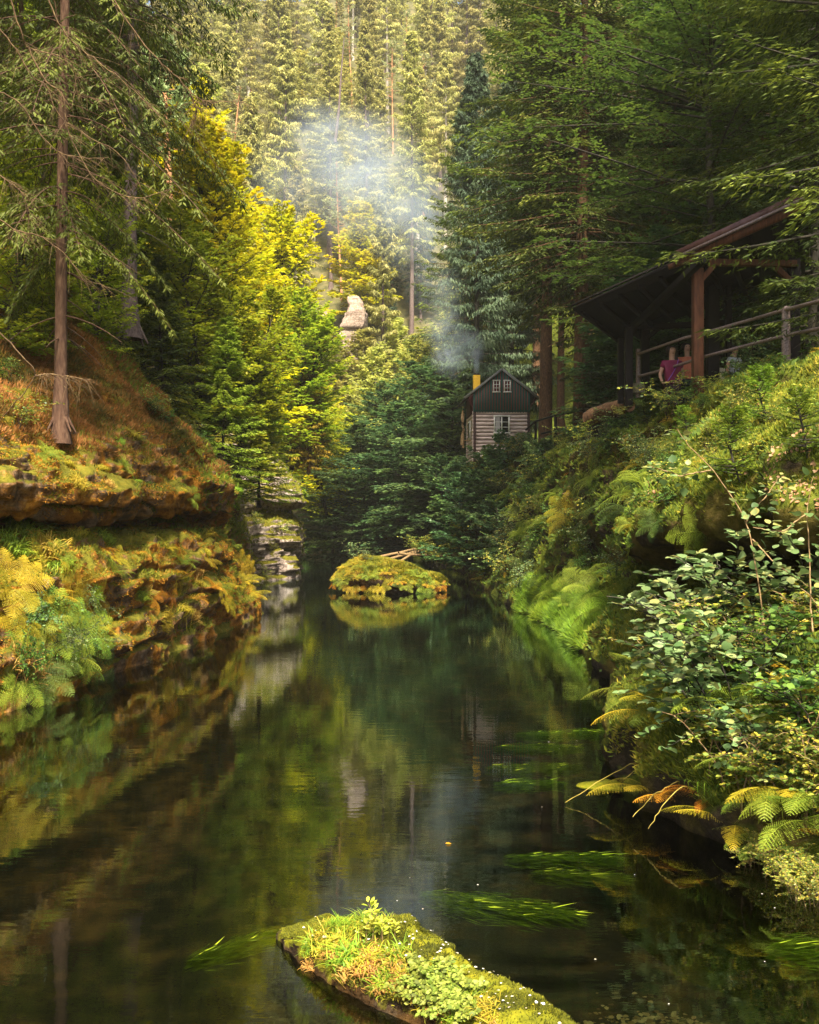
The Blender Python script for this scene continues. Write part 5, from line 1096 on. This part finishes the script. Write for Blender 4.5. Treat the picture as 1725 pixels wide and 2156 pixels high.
strew(26, RB, lambda c, n_: (c[:, 2] > 2.2)*(c[:, 1] > 10)*(c[:, 1] < 22)*(n_[:, 2] > -.1)*(c[:, 0] < 7), [FRN[0], FRN[1]], 'fern', 'small fern growing from the moss of the slope below the shelter', 'fern', 'ferns in the moss slope', (.35, .6), 34, .5)
strew(12, RB, lambda c, n_: (c[:, 2] > .6)*(c[:, 2] < 2.6)*(c[:, 1] > 9.5)*(c[:, 1] < 17), [FRN[3], FRN[0]], 'fern', 'dark fern at the mouth of the shaded hollow', 'fern', 'ferns around the shaded hollow', (.5, .8), 35, .6)
for i, (px, py) in enumerate(((1620, 870), (1700, 935), (1445, 905), (1365, 870), (1560, 990), (1290, 860))):
    l_, n_ = hit(px, py+25, 'R')
    if l_ is not None: put('spruce_sapling', SAPL, l_-[0, 0, .05], 'knee-high spruce sapling in the moss below the railing', 'sapling', 'spruce saplings in the moss slope', None, rs.uniform(.35, .75))
for i, (px, py, D) in enumerate(((1345, 845, 19.5), (1385, 835, 19), (1420, 835, 18.8), (1450, 830, 18.6), (1500, 815, 18.4), (1535, 805, 18.2), (1570, 795, 18), (1300, 865, 21), (1480, 840, 18.2))):
    put('shrub', SHR[(2, 0, 2)[i % 3]], P(px, py+14, D), 'leafy shrub on the path edge in front of the shelter', 'shrub', 'shrubs on the path edge by the shelter', None, rs.uniform(.22, .42))
# left bank plants placed where they grow on the rock
def on(k, px, py, proto, kind, label, cat, sc=1.0, group=None, tl=.6, rz=None, sink=.03):
    l_, n_ = hit(px, py, k)
    if l_ is None: return
    return put(kind, proto, l_-n_*sink, label, cat, group, rz, sc, n_, tl)
HG = [grass(gr_green, 300, .62, .006, .07, (1.2, 2.1)), grass(gr_yellow, 260, .6, .006, .08, (1.1, 2.0)), grass(gr_straw, 260, .5, .005, .08, (1.2, 2.2))]
on('L', 215, 1128, HG[0], 'grass_tuft', 'long bright green grass tuft hanging below the dark crevice', 'grass tuft', 1.15)
on('L', 160, 1120, HG[1], 'grass_tuft', 'yellowing grass tuft on the ledge beside the long green tuft', 'grass tuft', .8)
on('L', 295, 1250, HG[0], 'grass_tuft', 'green grass tuft hanging in the middle of the ochre rock face', 'grass tuft', .95)
on('L', 200, 1255, HG[0], 'grass_tuft', 'thin green tuft above the low rock wall left of the ferns', 'grass tuft', .8)
for px, py in ((20, 1100), (60, 1120), (95, 1150), (30, 1150), (75, 1180), (120, 1190)): on('L', px, py, HG[1 if px % 2 else 0], 'grass_tuft', 'large overhanging grass tuft on the upper near ledge', 'grass tuft', 1.25, 'overhanging grass on the near ledge')
for px, py in ((20, 1360), (45, 1380), (70, 1400)): on('L', px, py, HG[2], 'grass_tuft', 'straw coloured grass tuft low on the near bank', 'grass tuft', 1.1, 'straw grass on the near bank')
for px, py in ((410, 1310), (385, 1300), (430, 1320), (350, 1330)): on('L', px, py-20, HG[2 if px > 400 else 1], 'grass_tuft', 'reddish dry grass tuft hanging just above the water', 'grass tuft', 1.0, 'dry grass above the water')
for px, py, m_, s_ in ((350, 1240, 2, 1.0), (320, 1255, 2, .8), (375, 1220, 1, .8), (475, 1215, 2, 1.0), (500, 1200, 1, 1.0), (450, 1235, 2, .9), (530, 1250, 1, .9), (515, 1225, 1, .9), (470, 1260, 1, .8), (435, 1180, 1, .6), (405, 1260, 2, .8)):
    on('L', px, py, FRN[m_], 'fern', 'orange to yellow fern on the ochre rock face above the water', 'fern', s_, 'autumn ferns on the rock face', .7)
for px, py, m_, s_ in ((30, 1240, 1, 1.0), (90, 1260, 1, .9), (150, 1235, 1, .9), (190, 1280, 1, .9), (20, 1300, 1, 1.0), (60, 1330, 0, .9), (110, 1330, 0, 1.0), (160, 1350, 0, 1.0), (200, 1330, 1, .9), (130, 1390, 0, 1.0), (80, 1420, 3, 1.0), (30, 1430, 0, 1.0), (180, 1400, 3, .9)):
    on('L', px, py, FRN[m_], 'fern', 'fern in the dense bank growth at the near water edge', 'fern', s_, 'ferns on the near bank', .6)
for i, (px, py) in enumerate(((100, 1290), (140, 1330), (70, 1310), (170, 1300), (190, 1370), (110, 1370), (40, 1390))): on('L', px, py, SHR[1 if i % 2 else 2], 'shrub', 'grey green leafy shrub leaning over the near bank', 'shrub', .55, 'shrubs on the near bank', .6)
for px, py in ((560, 985), (530, 1100), (590, 1120), (560, 1150), (545, 1210), (520, 1050), (480, 1110)): on('L', px, py, SHR[0], 'shrub', 'leafy shrub rooted in the cracks at the rocky point', 'shrub', .6, 'shrubs at the rocky point', .5)
for px, py in ((290, 925), (410, 950), (445, 975), (400, 1050), (100, 960), (260, 985)): on('L', px, py, FRN[0], 'fern', 'small green fern on the brown upper rock', 'fern', .45, 'ferns on the upper rock', .5)
for px, py in ((220, 870), (330, 850), (420, 900), (480, 960), (300, 820), (60, 800), (250, 790), (455, 930), (370, 900)): on('L', px, py, GRS[2], 'grass_tuft', 'dry orange grass tuft among the heather', 'grass tuft', .7, 'dry grass among the heather', .3)
strew(60, LB, lambda c, n_: (c[:, 2] > .35)*(c[:, 2] < 4.4)*(c[:, 1] < 28)*(c[:, 1] > 11)*(n_[:, 2] > -.15), [HG[0], HG[1], HG[2]], 'grass_tuft', 'small grass tuft rooted in a crack of the sandstone bank', 'grass tuft', 'grass in the sandstone cracks', (.3, .75), 41, .6, [.3, .35, .35])
strew(42, LB, lambda c, n_: (c[:, 2] > .3)*(c[:, 2] < 3.0)*(c[:, 1] < 28)*(c[:, 1] > 11)*(n_[:, 2] > -.2), [FRN[0], FRN[1], FRN[2]], 'fern', 'small fern rooted in a crack of the sandstone bank', 'fern', 'ferns in the sandstone cracks', (.35, .7), 42, .6, [.3, .35, .35])
strew(22, LB, lambda c, n_: (c[:, 2] > 3.9)*(c[:, 2] < 8)*(c[:, 1] < 30)*(c[:, 1] > 12)*(n_[:, 2] > 0), [SHR[0], SHR[2]], 'shrub', 'low bilberry shrub on the heather slope', 'shrub', 'bilberry shrubs in the heather', (.3, .6), 43, .3)
strew(20, RB, lambda c, n_: (c[:, 2] > .3)*(c[:, 1] > 9)*(c[:, 1] < 30)*(c[:, 0] < 8)*(n_[:, 2] > -.3), [FRN[2]], 'fern', 'withered brown fern on the green right bank', 'fern', 'withered ferns on the right bank', (.4, .8), 44, .5)
# left edge willowherb with pale seed heads
wh = shrub(sh_glau, 'dead_wood', 5, .9, .7, .07, .018, 26, side=1, az0=1.7, azs=.4)
on('L', 205, 1400, wh, 'willowherb', 'leaning willowherb stems with pale seed heads over the water', 'plant', .9, None, .2, 0)
# far green strip by the bend, driftwood
for px in range(635, 745, 14): put('shrub', SHR[2 if px % 4 else 0], P(px, 1168, 88+rs.uniform(-3, 3)), 'low green plant on the small bank at the river bend', 'plant', 'plants on the far bend bank', None, 1.5)
t = empty('driftwood_pile', P(850, 1180, 58), 'heap of driftwood poles behind the islet', 'driftwood'); T0 = np.array(t.location)
for a, b_ in (((800, 1172, 57), (905, 1150, 60)), ((790, 1185, 55), (890, 1158, 58)), ((820, 1192, 54), (885, 1160, 58)), ((840, 1165, 56), (930, 1170, 58))):
    mb = MB(); mb.tubes(np.linspace(P(*a), P(*b_), 6)-T0+rng.normal(0, .03, (6, 3)), .09, .06, 7); mb.build('pole', M['dead_wood'], t)
for px, py, s_ in ((905, 1185, .8), (890, 1170, .8), (925, 1195, .9), (870, 1165, .7)):
    put('shrub', SHR[0], P(px, py, 52), 'leafy shrub beside the driftwood heap', 'shrub', 'shrubs beside the driftwood', None, s_*1.4)
# plants on the islet
IB = BVHTree.FromPolygons(IV.tolist(), IF_.tolist())
def on_islet(px, py, proto, kind, label, cat, sc, group, tl=.4):
    d = Vector(P(px, py, 1.0)-np.array([0, 0, CAMZ])).normalized(); l_, n_, i, dd = IB.ray_cast(Vector((0, 0, CAMZ)), d)
    if l_ is not None: put(kind, proto, np.array(l_)-np.array(n_)*.05, label, cat, group, None, sc, np.array(n_), tl)
for i, (px, py) in enumerate(((710, 1200), (725, 1225), (745, 1205), (760, 1235), (715, 1240), (780, 1215), (740, 1235), (700, 1215), (800, 1235), (770, 1195), (905, 1232), (925, 1235), (820, 1205), (850, 1235), (785, 1240), (705, 1230), (730, 1195), (880, 1215), (760, 1185), (835, 1225), (722, 1245), (895, 1240))):
    on_islet(px, py, FRN[(1, 0, 1, 2)[i % 4]], 'fern', 'yellow green fern on the river islet', 'fern', .8, 'ferns on the islet', .5)
for px, py in ((730, 1190), (790, 1190), (820, 1220), (755, 1215), (845, 1215), (870, 1225)): on_islet(px, py, GRS[1], 'grass_tuft', 'yellowish grass tuft on the river islet', 'grass tuft', .9, 'grass tufts on the islet')
for px, py, s_ in ((715, 1186, .6), (745, 1182, .9), (735, 1184, .6), (775, 1184, .6)): on_islet(px, py, SHR[1], 'shrub', 'thin leafy sapling standing on top of the islet', 'sapling', s_, 'saplings on the islet', .1)
# grass and plants on the near boulder
NB = BVHTree.FromPolygons(NV.tolist(), NF.tolist())
GN = [grass(gr_green, 90, .16, .0028, .03, (.5, 1.5)), grass(gr_straw, 90, .17, .0026, .03, (1.0, 1.9)), grass(gr_yellow, 80, .15, .0028, .03, (.7, 1.7))]
LIV = shrub(leaf_mat('liverwort', [(.08, .11, .012), (.19, .24, .03), (.32, .34, .06)], .3), 'bark_dark', 14, .09, .09, .022, .02, 12, rad=.03, side=2, r=.0015)
SEED = shrub(leaf_mat('seedling_leaves', [(.25, .32, .03), (.5, .52, .05), (.66, .6, .08)], .4), 'dead_wood', 2, .20, .03, .05, .022, 14, rad=.01, side=0, r=.003)
def on_rock(px, py, proto, kind, label, cat, sc, group=None, tl=.5):
    d = Vector(P(px, py, 1.0)-np.array([0, 0, CAMZ])).normalized(); l_, n_, i, dd = NB.ray_cast(Vector((0, 0, CAMZ)), d)
    if l_ is not None: put(kind, proto, np.array(l_)-np.array(n_)*.008, label, cat, group, None, sc, np.array(n_), tl)
rr_ = np.random.default_rng(9)
for i in range(34):
    f = rr_.random(); px = 640+f*230+rr_.normal(0, 14); py = 1985+f*75+rr_.normal(0, 16); on_rock(px, py, GN[rr_.choice(3, p=[.3, .45, .25])], 'grass_tuft', 'fine grass tuft trailing over the shaded side of the near boulder', 'grass tuft', rr_.uniform(.7, 1.25), 'grass tufts on the near boulder')
for i in range(22):
    f = rr_.random(); px = 690+f*130; py = 1948+rr_.normal(0, 8); on_rock(px, py, GN[0 if i % 3 else 2], 'grass_tuft', 'upright fine grass tuft along the crest of the near boulder', 'grass tuft', rr_.uniform(.6, 1.0), 'crest grass on the near boulder', .2)
for i in range(26):
    f = rr_.random(); px = 800+f*250; py = 2060+f*85+rr_.normal(0, 14); on_rock(px, py, GN[rr_.choice(3, p=[.25, .35, .4])], 'grass_tuft', 'grass tuft low on the shaded flank of the near boulder', 'grass tuft', rr_.uniform(.7, 1.1), 'flank grass on the near boulder')
for px, py in ((910, 2075), (935, 2095), (890, 2060), (960, 2115), (925, 2060), (985, 2130), (940, 2130), (900, 2095)): on_rock(px, py, LIV, 'leafy_liverwort', 'pale green leafy cushion on the flank of the near boulder', 'moss cushion', 1.1, 'leafy cushions on the near boulder')
for px, py, s_ in ((788, 1960, 1.0), (805, 1985, .9), (780, 1985, .9), (890, 1955, .7), (830, 1975, .6)): on_rock(px, py, SEED, 'seedling', 'pale upright seedling growing on the near boulder', 'seedling', s_, 'seedlings on the near boulder', .1)

# ------------------------------------------------------------------ the bush in the lower right
def bank_z(X, D):
    p, xw = RB.prof(D); q = p[0, 1:7]; oo = np.maximum.accumulate(q[:, 0]+np.arange(6)*1e-4)
    return float(np.interp(X-xw[0], oo, q[:, 1]))
NS = [shrub(sh_glau, 'bark_dark', 8, 1.5, .8, .082, .066, 20, (RL_V, RL_F), .12, 4, az0=-1.4, azs=.7, r=.010), shrub(be_green, 'bark_dark', 9, 1.3, .7, .06, .048, 24, (RL_V, RL_F), .12, 4, az0=-1.3, azs=.9, r=.009),
      shrub(sh_glau, 'bark_dark', 8, 1.1, .9, .078, .066, 18, (RL_V, RL_F), .10, 3, az0=-1.6, azs=.5, r=.009)]
NSM = shrub(sh_mix, 'dead_wood', 12, .9, .5, .045, .03, 24, (LF_V, LF_F), .15, 5)
NF_ = [fern(fern_g, 9, .85, 1.0, 1.5, 30, 12, detail=True, wid=.22), fern(fern_y, 8, .75, .8, 1.2, 28, 11, wid=.19), fern(fern_o, 7, .55, .8, 1.3, 24, 10, wid=.2)]
for px, D, z, pr_, rz, s_, lab in ((1440, 7.9, .35, 0, 0, 1.05, 'broad-leaved hazel bush leaning over the water in the lower right'), (1520, 8.6, .6, 2, .2, 1.25, 'broad-leaved bush behind the leaning hazel'),
        (1500, 7.4, .15, 2, .1, .8, 'low broad-leaved shoots at the water beside the hanging fern'), (1620, 8.2, .7, 1, .5, 1.0, 'bright green shrub between the hazel and the frame edge'), (1720, 7.4, .7, 1, 1, 1.0, 'green shrub at the lower right edge above the ferns'), (1560, 9.6, .9, 0, .1, 1.2, 'taller hazel in front of the shaded hollow'), (1700, 9.4, 1.0, 0, .8, 1.25, 'hazel at the frame edge before the shaded hollow')):
    X = max((px-CX)/FPX*D, RB.prof(D)[1][0]+.18); put('hazel_bush', NS[pr_], (X, D, bank_z(X, D)-.05), lab, 'bush', None, rz, s_)
for i in range(13):
    D = rs.uniform(6.9, 9.4); px = rs.uniform(1450, 1760); X = (px-CX)/FPX*D
    X = max(X, RB.prof(D)[1][0]+.1); put('shrub', NSM, (X, D, bank_z(X, D)-.04), 'small mixed leafy plant within the lower right thicket', 'plant', 'small plants in the lower right thicket', None, rs.uniform(.6, 1.2))
fp = [(1580, 1600, 7.0, 0, 1.0), (1620, 1640, 6.8, 0, .9), (1530, 1560, 7.3, 0, .9), (1480, 1520, 7.6, 1, .8), (1420, 1560, 7.8, 2, .8), (1660, 1560, 7.0, 0, 1.0), (1700, 1500, 7.2, 1, 1.0), (1580, 1460, 7.9, 0, 1.1), (1500, 1430, 8.2, 1, 1.0), (1380, 1310, 8.8, 1, 1.1), (1400, 1280, 9.2, 0, 1.2),
      (1450, 1350, 8.6, 0, 1.0), (1350, 1480, 8.2, 2, .9), (1340, 1450, 8.6, 1, .9), (1640, 1420, 8.0, 1, 1.0), (1700, 1350, 8.0, 1, 1.2), (1560, 1380, 8.6, 2, .9), (1680, 1640, 6.6, 0, .8), (1545, 1640, 6.9, 2, .7), (1520, 1290, 9.6, 0, 1.1), (1640, 1290, 9.6, 3, 1.1), (1600, 1520, 7.4, 0, 1.0), (1450, 1600, 7.3, 0, .7), (1710, 1450, 7.4, 2, .8)]
for i, (px, py, D, m_, s_) in enumerate(fp):
    X = max((px-CX)/FPX*D, RB.prof(D)[1][0]+rs.uniform(.03, .12)); X += (rs.uniform(0, .25) if py < 1450 else 0)
    put('fern', FRN[3] if m_ == 3 else NF_[m_], (X, D, bank_z(X, D)+.02), 'orange and brown fern in the lower right thicket' if m_ == 2 else 'green to yellow fern in the lower right thicket' if i > 1 else ('big light green fern hanging its fronds to the water in the lower right', 'light green fern drooping beside the big hanging one')[i], 'fern', None if i < 2 else ('browned ferns in the thicket' if m_ == 2 else 'ferns in the thicket'), None, s_)
for px, py, D in ((1640, 1790, 6.9), (1680, 1810, 6.6), (1600, 1760, 7.1), (1700, 1850, 6.4), (1715, 1780, 6.7), (1655, 1745, 7.0)):
    put('water_plant', NSM, P(px, py+10, D)*[1, 1, 0]+[0, 0, -.05], 'bright leafy plant at the water edge under the hanging fern', 'plant', 'plants at the lower right waterline', None, .38)
for px, py, D in ((1480, 1620, 7.3), (1425, 1590, 7.8), (1700, 1650, 6.6), (1560, 1560, 7.3)): put('grass_tuft', GRS[0], (max((px-CX)/FPX*D, RB.prof(D)[1][0]+.1), D, bank_z(max((px-CX)/FPX*D, RB.prof(D)[1][0]+.1), D)), 'green grass tuft in the lower right thicket', 'grass tuft', 'grass tufts in the thicket', None, .8)
mb = MB()
for a in ([(1430, 1610, 8.3), (1400, 1596, 8.5), (1350, 1601, 8.7), (1300, 1622, 8.8), (1240, 1660, 8.8), (1190, 1690, 8.7)], [(1430, 1620, 8.1), (1400, 1604, 8.3), (1355, 1608, 8.5), (1315, 1640, 8.6)], [(1430, 1640, 8.0), (1380, 1672, 8.0), (1330, 1720, 7.9)], [(1440, 1650, 7.8), (1400, 1690, 7.7), (1365, 1745, 7.6)]):
    c = np.array([P(*q) for q in a])-P(1430, 1610, 8.3); c = np.concatenate([[c[0]+[.35, .1, -.25]], c]); n0 = len(c)-1; c = np.stack([np.interp(np.linspace(0, n0, 20), range(n0+1), c[:, k]) for k in range(3)], -1); c[1:-1] = (c[:-2]+2*c[1:-1]+c[2:])/4; mb.tubes(c+rng.normal(0, .004, c.shape), .006, .003, 5)
CANE = simple_mat('yellow_cane', [(.12, .085, .015), (.25, .19, .03), (.36, .27, .06)], (5, 5, 5)); o = mb.build('arching_cane', CANE); o.location = P(1430, 1610, 8.3); tag(o, 'yellow canes arching from the bush down to the flat rock', 'stems')
sapp = shrub(sh_glau, 'dead_wood', 1, .3, .1, .06, .04, 10, side=1)
t = empty('hazel_sapling', P(1619, 1380, 8.6), 'tall thin bending sapling in front of the mossy lip', 'sapling'); T0 = np.array(t.location)
lv, st_ = MB(), MB()
for a in ([(1619, 1380, 8.6), (1600, 1260, 8.7), (1583, 1136, 8.8), (1560, 1075, 8.9), (1498, 985, 9.0), (1448, 935, 9.1), (1425, 900, 9.1)], [(1570, 1100, 8.85), (1620, 1040, 8.8), (1640, 1010, 8.8)], [(1500, 990, 9), (1440, 1000, 9), (1380, 975, 9)], [(1712, 1330, 8), (1708, 1200, 8.1), (1700, 1080, 8.2), (1715, 1000, 8.2)], [(1583, 1136, 8.8), (1640, 1190, 8.6), (1700, 1230, 8.5)], [(1700, 1080, 8.2), (1650, 1120, 8.2), (1590, 1110, 8.3)]):
    c = np.array([P(*q) for q in a])-T0; q = np.stack([np.interp(np.linspace(0, len(a)-1, 24), range(len(a)), c[:, k]) for k in range(3)], -1)+np.cumsum(rng.normal(0, .003, (24, 3)), 0)
    st_.tubes(q, .0075, .003, 5); m_ = 34; j = rng.integers(5, 24, m_); d = rng.normal(0, 1, (m_, 3))*[1, 1, .35]; l_ = .085*rng.uniform(.5, 1.2, m_)
    lv.stamp(RL_V, RL_F, q[j]+nrm(d)*rng.uniform(.02, .16, (m_, 1)), frames(d, None, rng.normal(0, .4, m_)), np.stack([l_, l_*.8, l_], -1))
lv.build('foliage', sh_glau, t); st_.build('stems', M['dead_wood'], t)

# fallen log on the path edge
mb = MB(); q = np.array([P(1238, 884, 27.6), P(1262, 872, 27.2), P(1290, 862, 26.6), P(1325, 852, 26.0)])-P(1238, 884, 27.6); q = np.stack([np.interp(np.linspace(0, 3, 14), range(4), q[:, k]) for k in range(3)], -1)+rng.normal(0, .02, (14, 3))
mb.tubes(q, .24, .20, 14); o = mb.build('fallen_log', M['bark_warm'], None, True); o.location = P(1238, 884, 27.6); tag(o, 'broken brown fallen log at the bend of the path left of the shelter', 'log')
r2 = MB()
for i in range(9): r2.tubes(np.array([(rng.uniform(-.1, .3), -.12, -.1), (rng.uniform(-.15, .3), -.16, -.5), (rng.uniform(-.2, .3), -.12, -.95)])[None], .07, .02, 6)
r2.build('torn_root', M['bark_dark'], o)

# ------------------------------------------------------------------ things in the water
wm = leaf_mat('water_weed', [(.08, .13, .006), (.22, .32, .01), (.36, .46, .02)], .3, .6, .1)
for px, py, L, wd, rot, lab in ((1030, 1895, 1.0, .24, -.35, 'long bright green weed streamer near the boulder'), (1090, 1908, .55, .14, -.3, 'shorter weed streamer joined to the long one'), (475, 1990, .55, .10, .75, 'thin green weed streak left of the boulder'), (1110, 1612, .9, .32, .1, 'yellow green weed patch below the mirrored cottage windows'),
        (1190, 1540, 1.3, .3, .15, 'weed patch in the shaded water before the hollow'), (1120, 1570, .9, .25, 0, 'narrow weed patch between the two larger ones'), (1170, 1800, .8, .14, 0, 'weed patch below the arching canes'), (1200, 1835, .6, .12, -.1, 'dim weed patch deeper under the canes'), (1680, 1990, .4, .25, 0, 'weed clump at the lower right edge'), (1100, 1645, .6, .2, .1, 'small weed patch under the mirrored cottage')):
    D = 5030/(py-1116); c = P(px, py, D); mb = MB(); k_ = int(1500*L*wd*4)+250
    s_ = rng.uniform(-1, 1, k_); o_ = np.stack([s_*L*.5, rng.normal(0, .33, k_)*wd*np.clip(1.1-s_**2, .15, 1), -.006-.08*rng.random(k_)], -1); cr, sr = math.cos(rot), math.sin(rot)
    o_[:, :2] = o_[:, :2]@np.array([[cr, sr], [-sr, cr]]); a = rot+rng.normal(0, .22, k_); d = np.stack([np.cos(a), np.sin(a), rng.normal(0, .06, k_)], -1)
    mb.stamp(RH_V, RH_F, o_, frames(d), np.stack([rng.uniform(.08, .2, k_), rng.uniform(.006, .016, k_), np.full(k_, .05)], -1)); o = mb.build('water_weed', wm); o.location = (c[0], c[1], 0); tag(o, lab, 'water weed', 'green weeds under the surface')
mb = MB(); k_ = 900; x = 1.25+rng.normal(0, .75, k_); y = 4.9+rng.normal(0, .8, k_); 
z = -1.15+0.93*np.exp(-(((x-1.4)/1.1)**2+((y-4.6)/1.7)**2))+.10
mb.stamp(LF_V, LF_F, np.stack([x, y, z+.05], -1), frames(rng.normal(0, 1, (k_, 3))*[1, 1, .2]), np.stack([rng.uniform(.02, .05, k_)]*3, -1))
tag(mb.build('sunken_leaves', litter), 'brown leaves and pebbles on the shallow bed beside the boulder', 'sunken leaves', kind='stuff')
mb = MB(); k_ = 24; pxs = rng.uniform(700, 1700, k_); pys = rng.uniform(1350, 2150, k_); pt = np.array([P(a, b_, 5030/(b_-1116)) for a, b_ in zip(pxs, pys)]); pt[:, 2] = .004
mb.stamp(LF_V, LF_F, pt, frames(rng.normal(0, 1, (k_, 3))*[1, 1, .02]), np.stack([rng.uniform(.005, .015, k_)]*3, -1)); tag(mb.build('floating_specks', petal), 'small pale specks floating on the water', 'floating leaves', kind='stuff')
mb = MB(); mb.stamp(LF_V, LF_F, np.zeros((1, 3)), frames(np.array([[1.0, .2, 0]])), .05, .6); o = mb.build('floating_leaf', fern_o); q = P(938, 1778, 5030/(1778-1116)); o.location = (q[0], q[1], .006); tag(o, 'single orange leaf floating on the open water', 'leaf')

# ------------------------------------------------------------------ smoke and air
def smoke(name, label, blobs, box_pad, nscale, thr, dens, col, aniso=.3):
    m, n, out = new_mat(name); geo = n.nodes.new('ShaderNodeNewGeometry'); pos = geo.outputs['Position']
    nz = noise_tex(n, nscale, 5, .6, pos, 1.2); total = None
    for c, r, a in blobs:
        mp = n.nodes.new('ShaderNodeMapping'); mp.vector_type = 'TEXTURE'; mp.inputs['Location'].default_value = tuple(c); mp.inputs['Scale'].default_value = r
        n.links.new(pos, mp.inputs['Vector']); ln = n.nodes.new('ShaderNodeVectorMath'); ln.operation = 'LENGTH'; n.links.new(mp.outputs[0], ln.inputs[0])
        f = mth(n, 'SUBTRACT', 1.0, ln.outputs['Value'], clamp=True); f = mth(n, 'MULTIPLY', mth(n, 'POWER', f, 1.3), a)
        total = f if total is None else mth(n, 'MAXIMUM', total, f)
    nn_ = mth(n, 'MULTIPLY', mth(n, 'SUBTRACT', nz, thr), 3.2, clamp=True)
    dn = mth(n, 'MULTIPLY', mth(n, 'MULTIPLY', total, nn_), dens)
    pv = n.nodes.new('ShaderNodeVolumePrincipled'); pv.inputs['Color'].default_value = (*col, 1); pv.inputs['Anisotropy'].default_value = aniso; n.links.new(dn, pv.inputs['Density']); n.links.new(pv.outputs[0], out.inputs['Volume'])
    cs = np.array([b[0] for b in blobs]); rs_ = np.array([b[1] for b in blobs]); lo = (cs-rs_).min(0)-box_pad; hi = (cs+rs_).max(0)+box_pad
    mb = MB(); mb.box((lo+hi)/2, hi-lo); o = mb.build(name, m); tag(o, label, 'smoke', kind='stuff'); return o
def bl(px, py, D, rp, ry, a): c = P(px, py, D); return (c, (rp[0]/FPX*D, ry, rp[1]/FPX*D), a)
smoke('smoke', 'blue white smoke rising from the yellow chimney', [bl(1003, 768, 53.3, (9, 28), .35, 2.0), bl(1002, 738, 53.4, (26, 34), .6, .9), bl(980, 720, 53.8, (50, 40), 1.0, .5), bl(950, 745, 54.2, (52, 62), 1.2, .40), bl(935, 690, 54.8, (58, 60), 1.3, .22), bl(935, 620, 56, (50, 80), 1.3, .10)], .1, .75, .36, 3.2, (.76, .88, 1.0))
smoke('smoke', 'wide thin smoke drifting across the far hillside', [bl(905, 600, 84, (60, 110), 4, .5), bl(875, 470, 86, (130, 130), 5, .8), bl(800, 420, 88, (190, 130), 6, .8), bl(740, 340, 92, (170, 120), 6, 1.0), bl(680, 285, 94, (120, 80), 5, .8), bl(610, 380, 92, (110, 120), 5, .4)], .1, .22, .36, .26, (.74, .87, 1.0))
m, n, out = new_mat('haze'); pv = n.nodes.new('ShaderNodeVolumePrincipled'); pv.inputs['Color'].default_value = (.98, .95, .86, 1); pv.inputs['Density'].default_value = .0003; pv.inputs['Anisotropy'].default_value = .2
n.links.new(pv.outputs[0], out.inputs['Volume'])
mb = MB(); mb.box((0, 103, 73.0), (400, 236, 150)); tag(mb.build('haze', m), 'thin bright haze filling the valley', 'haze', kind='stuff')

# labels for repeats one can tell apart by their order across the picture
ORD = 'first second third fourth fifth sixth seventh eighth ninth tenth eleventh twelfth thirteenth fourteenth fifteenth sixteenth seventeenth eighteenth nineteenth twentieth'.split()
for tn, te in (('twenty', ''), ('thirty', 'thirtieth'), ('forty', 'fortieth'), ('fifty', 'fiftieth'), ('sixty', 'sixtieth'), ('seventy', 'seventieth'), ('eighty', 'eightieth'), ('ninety', 'ninetieth')): ORD += ([te] if te else [])+[tn+'-'+a for a in ORD[:9]]
bylab = {}
for o in COL.objects:
    if o.parent is None and o.get('label'): bylab.setdefault(o['label'], []).append(o)
for lab, os_ in bylab.items():
    if 1 < len(os_) <= len(ORD) and len(lab.split()) <= 12:
        for i, o in enumerate(sorted(os_, key=lambda o: o.location[0]/max(o.location[1], .1))): o['label'] = lab+', '+ORD[i]+' from the left'
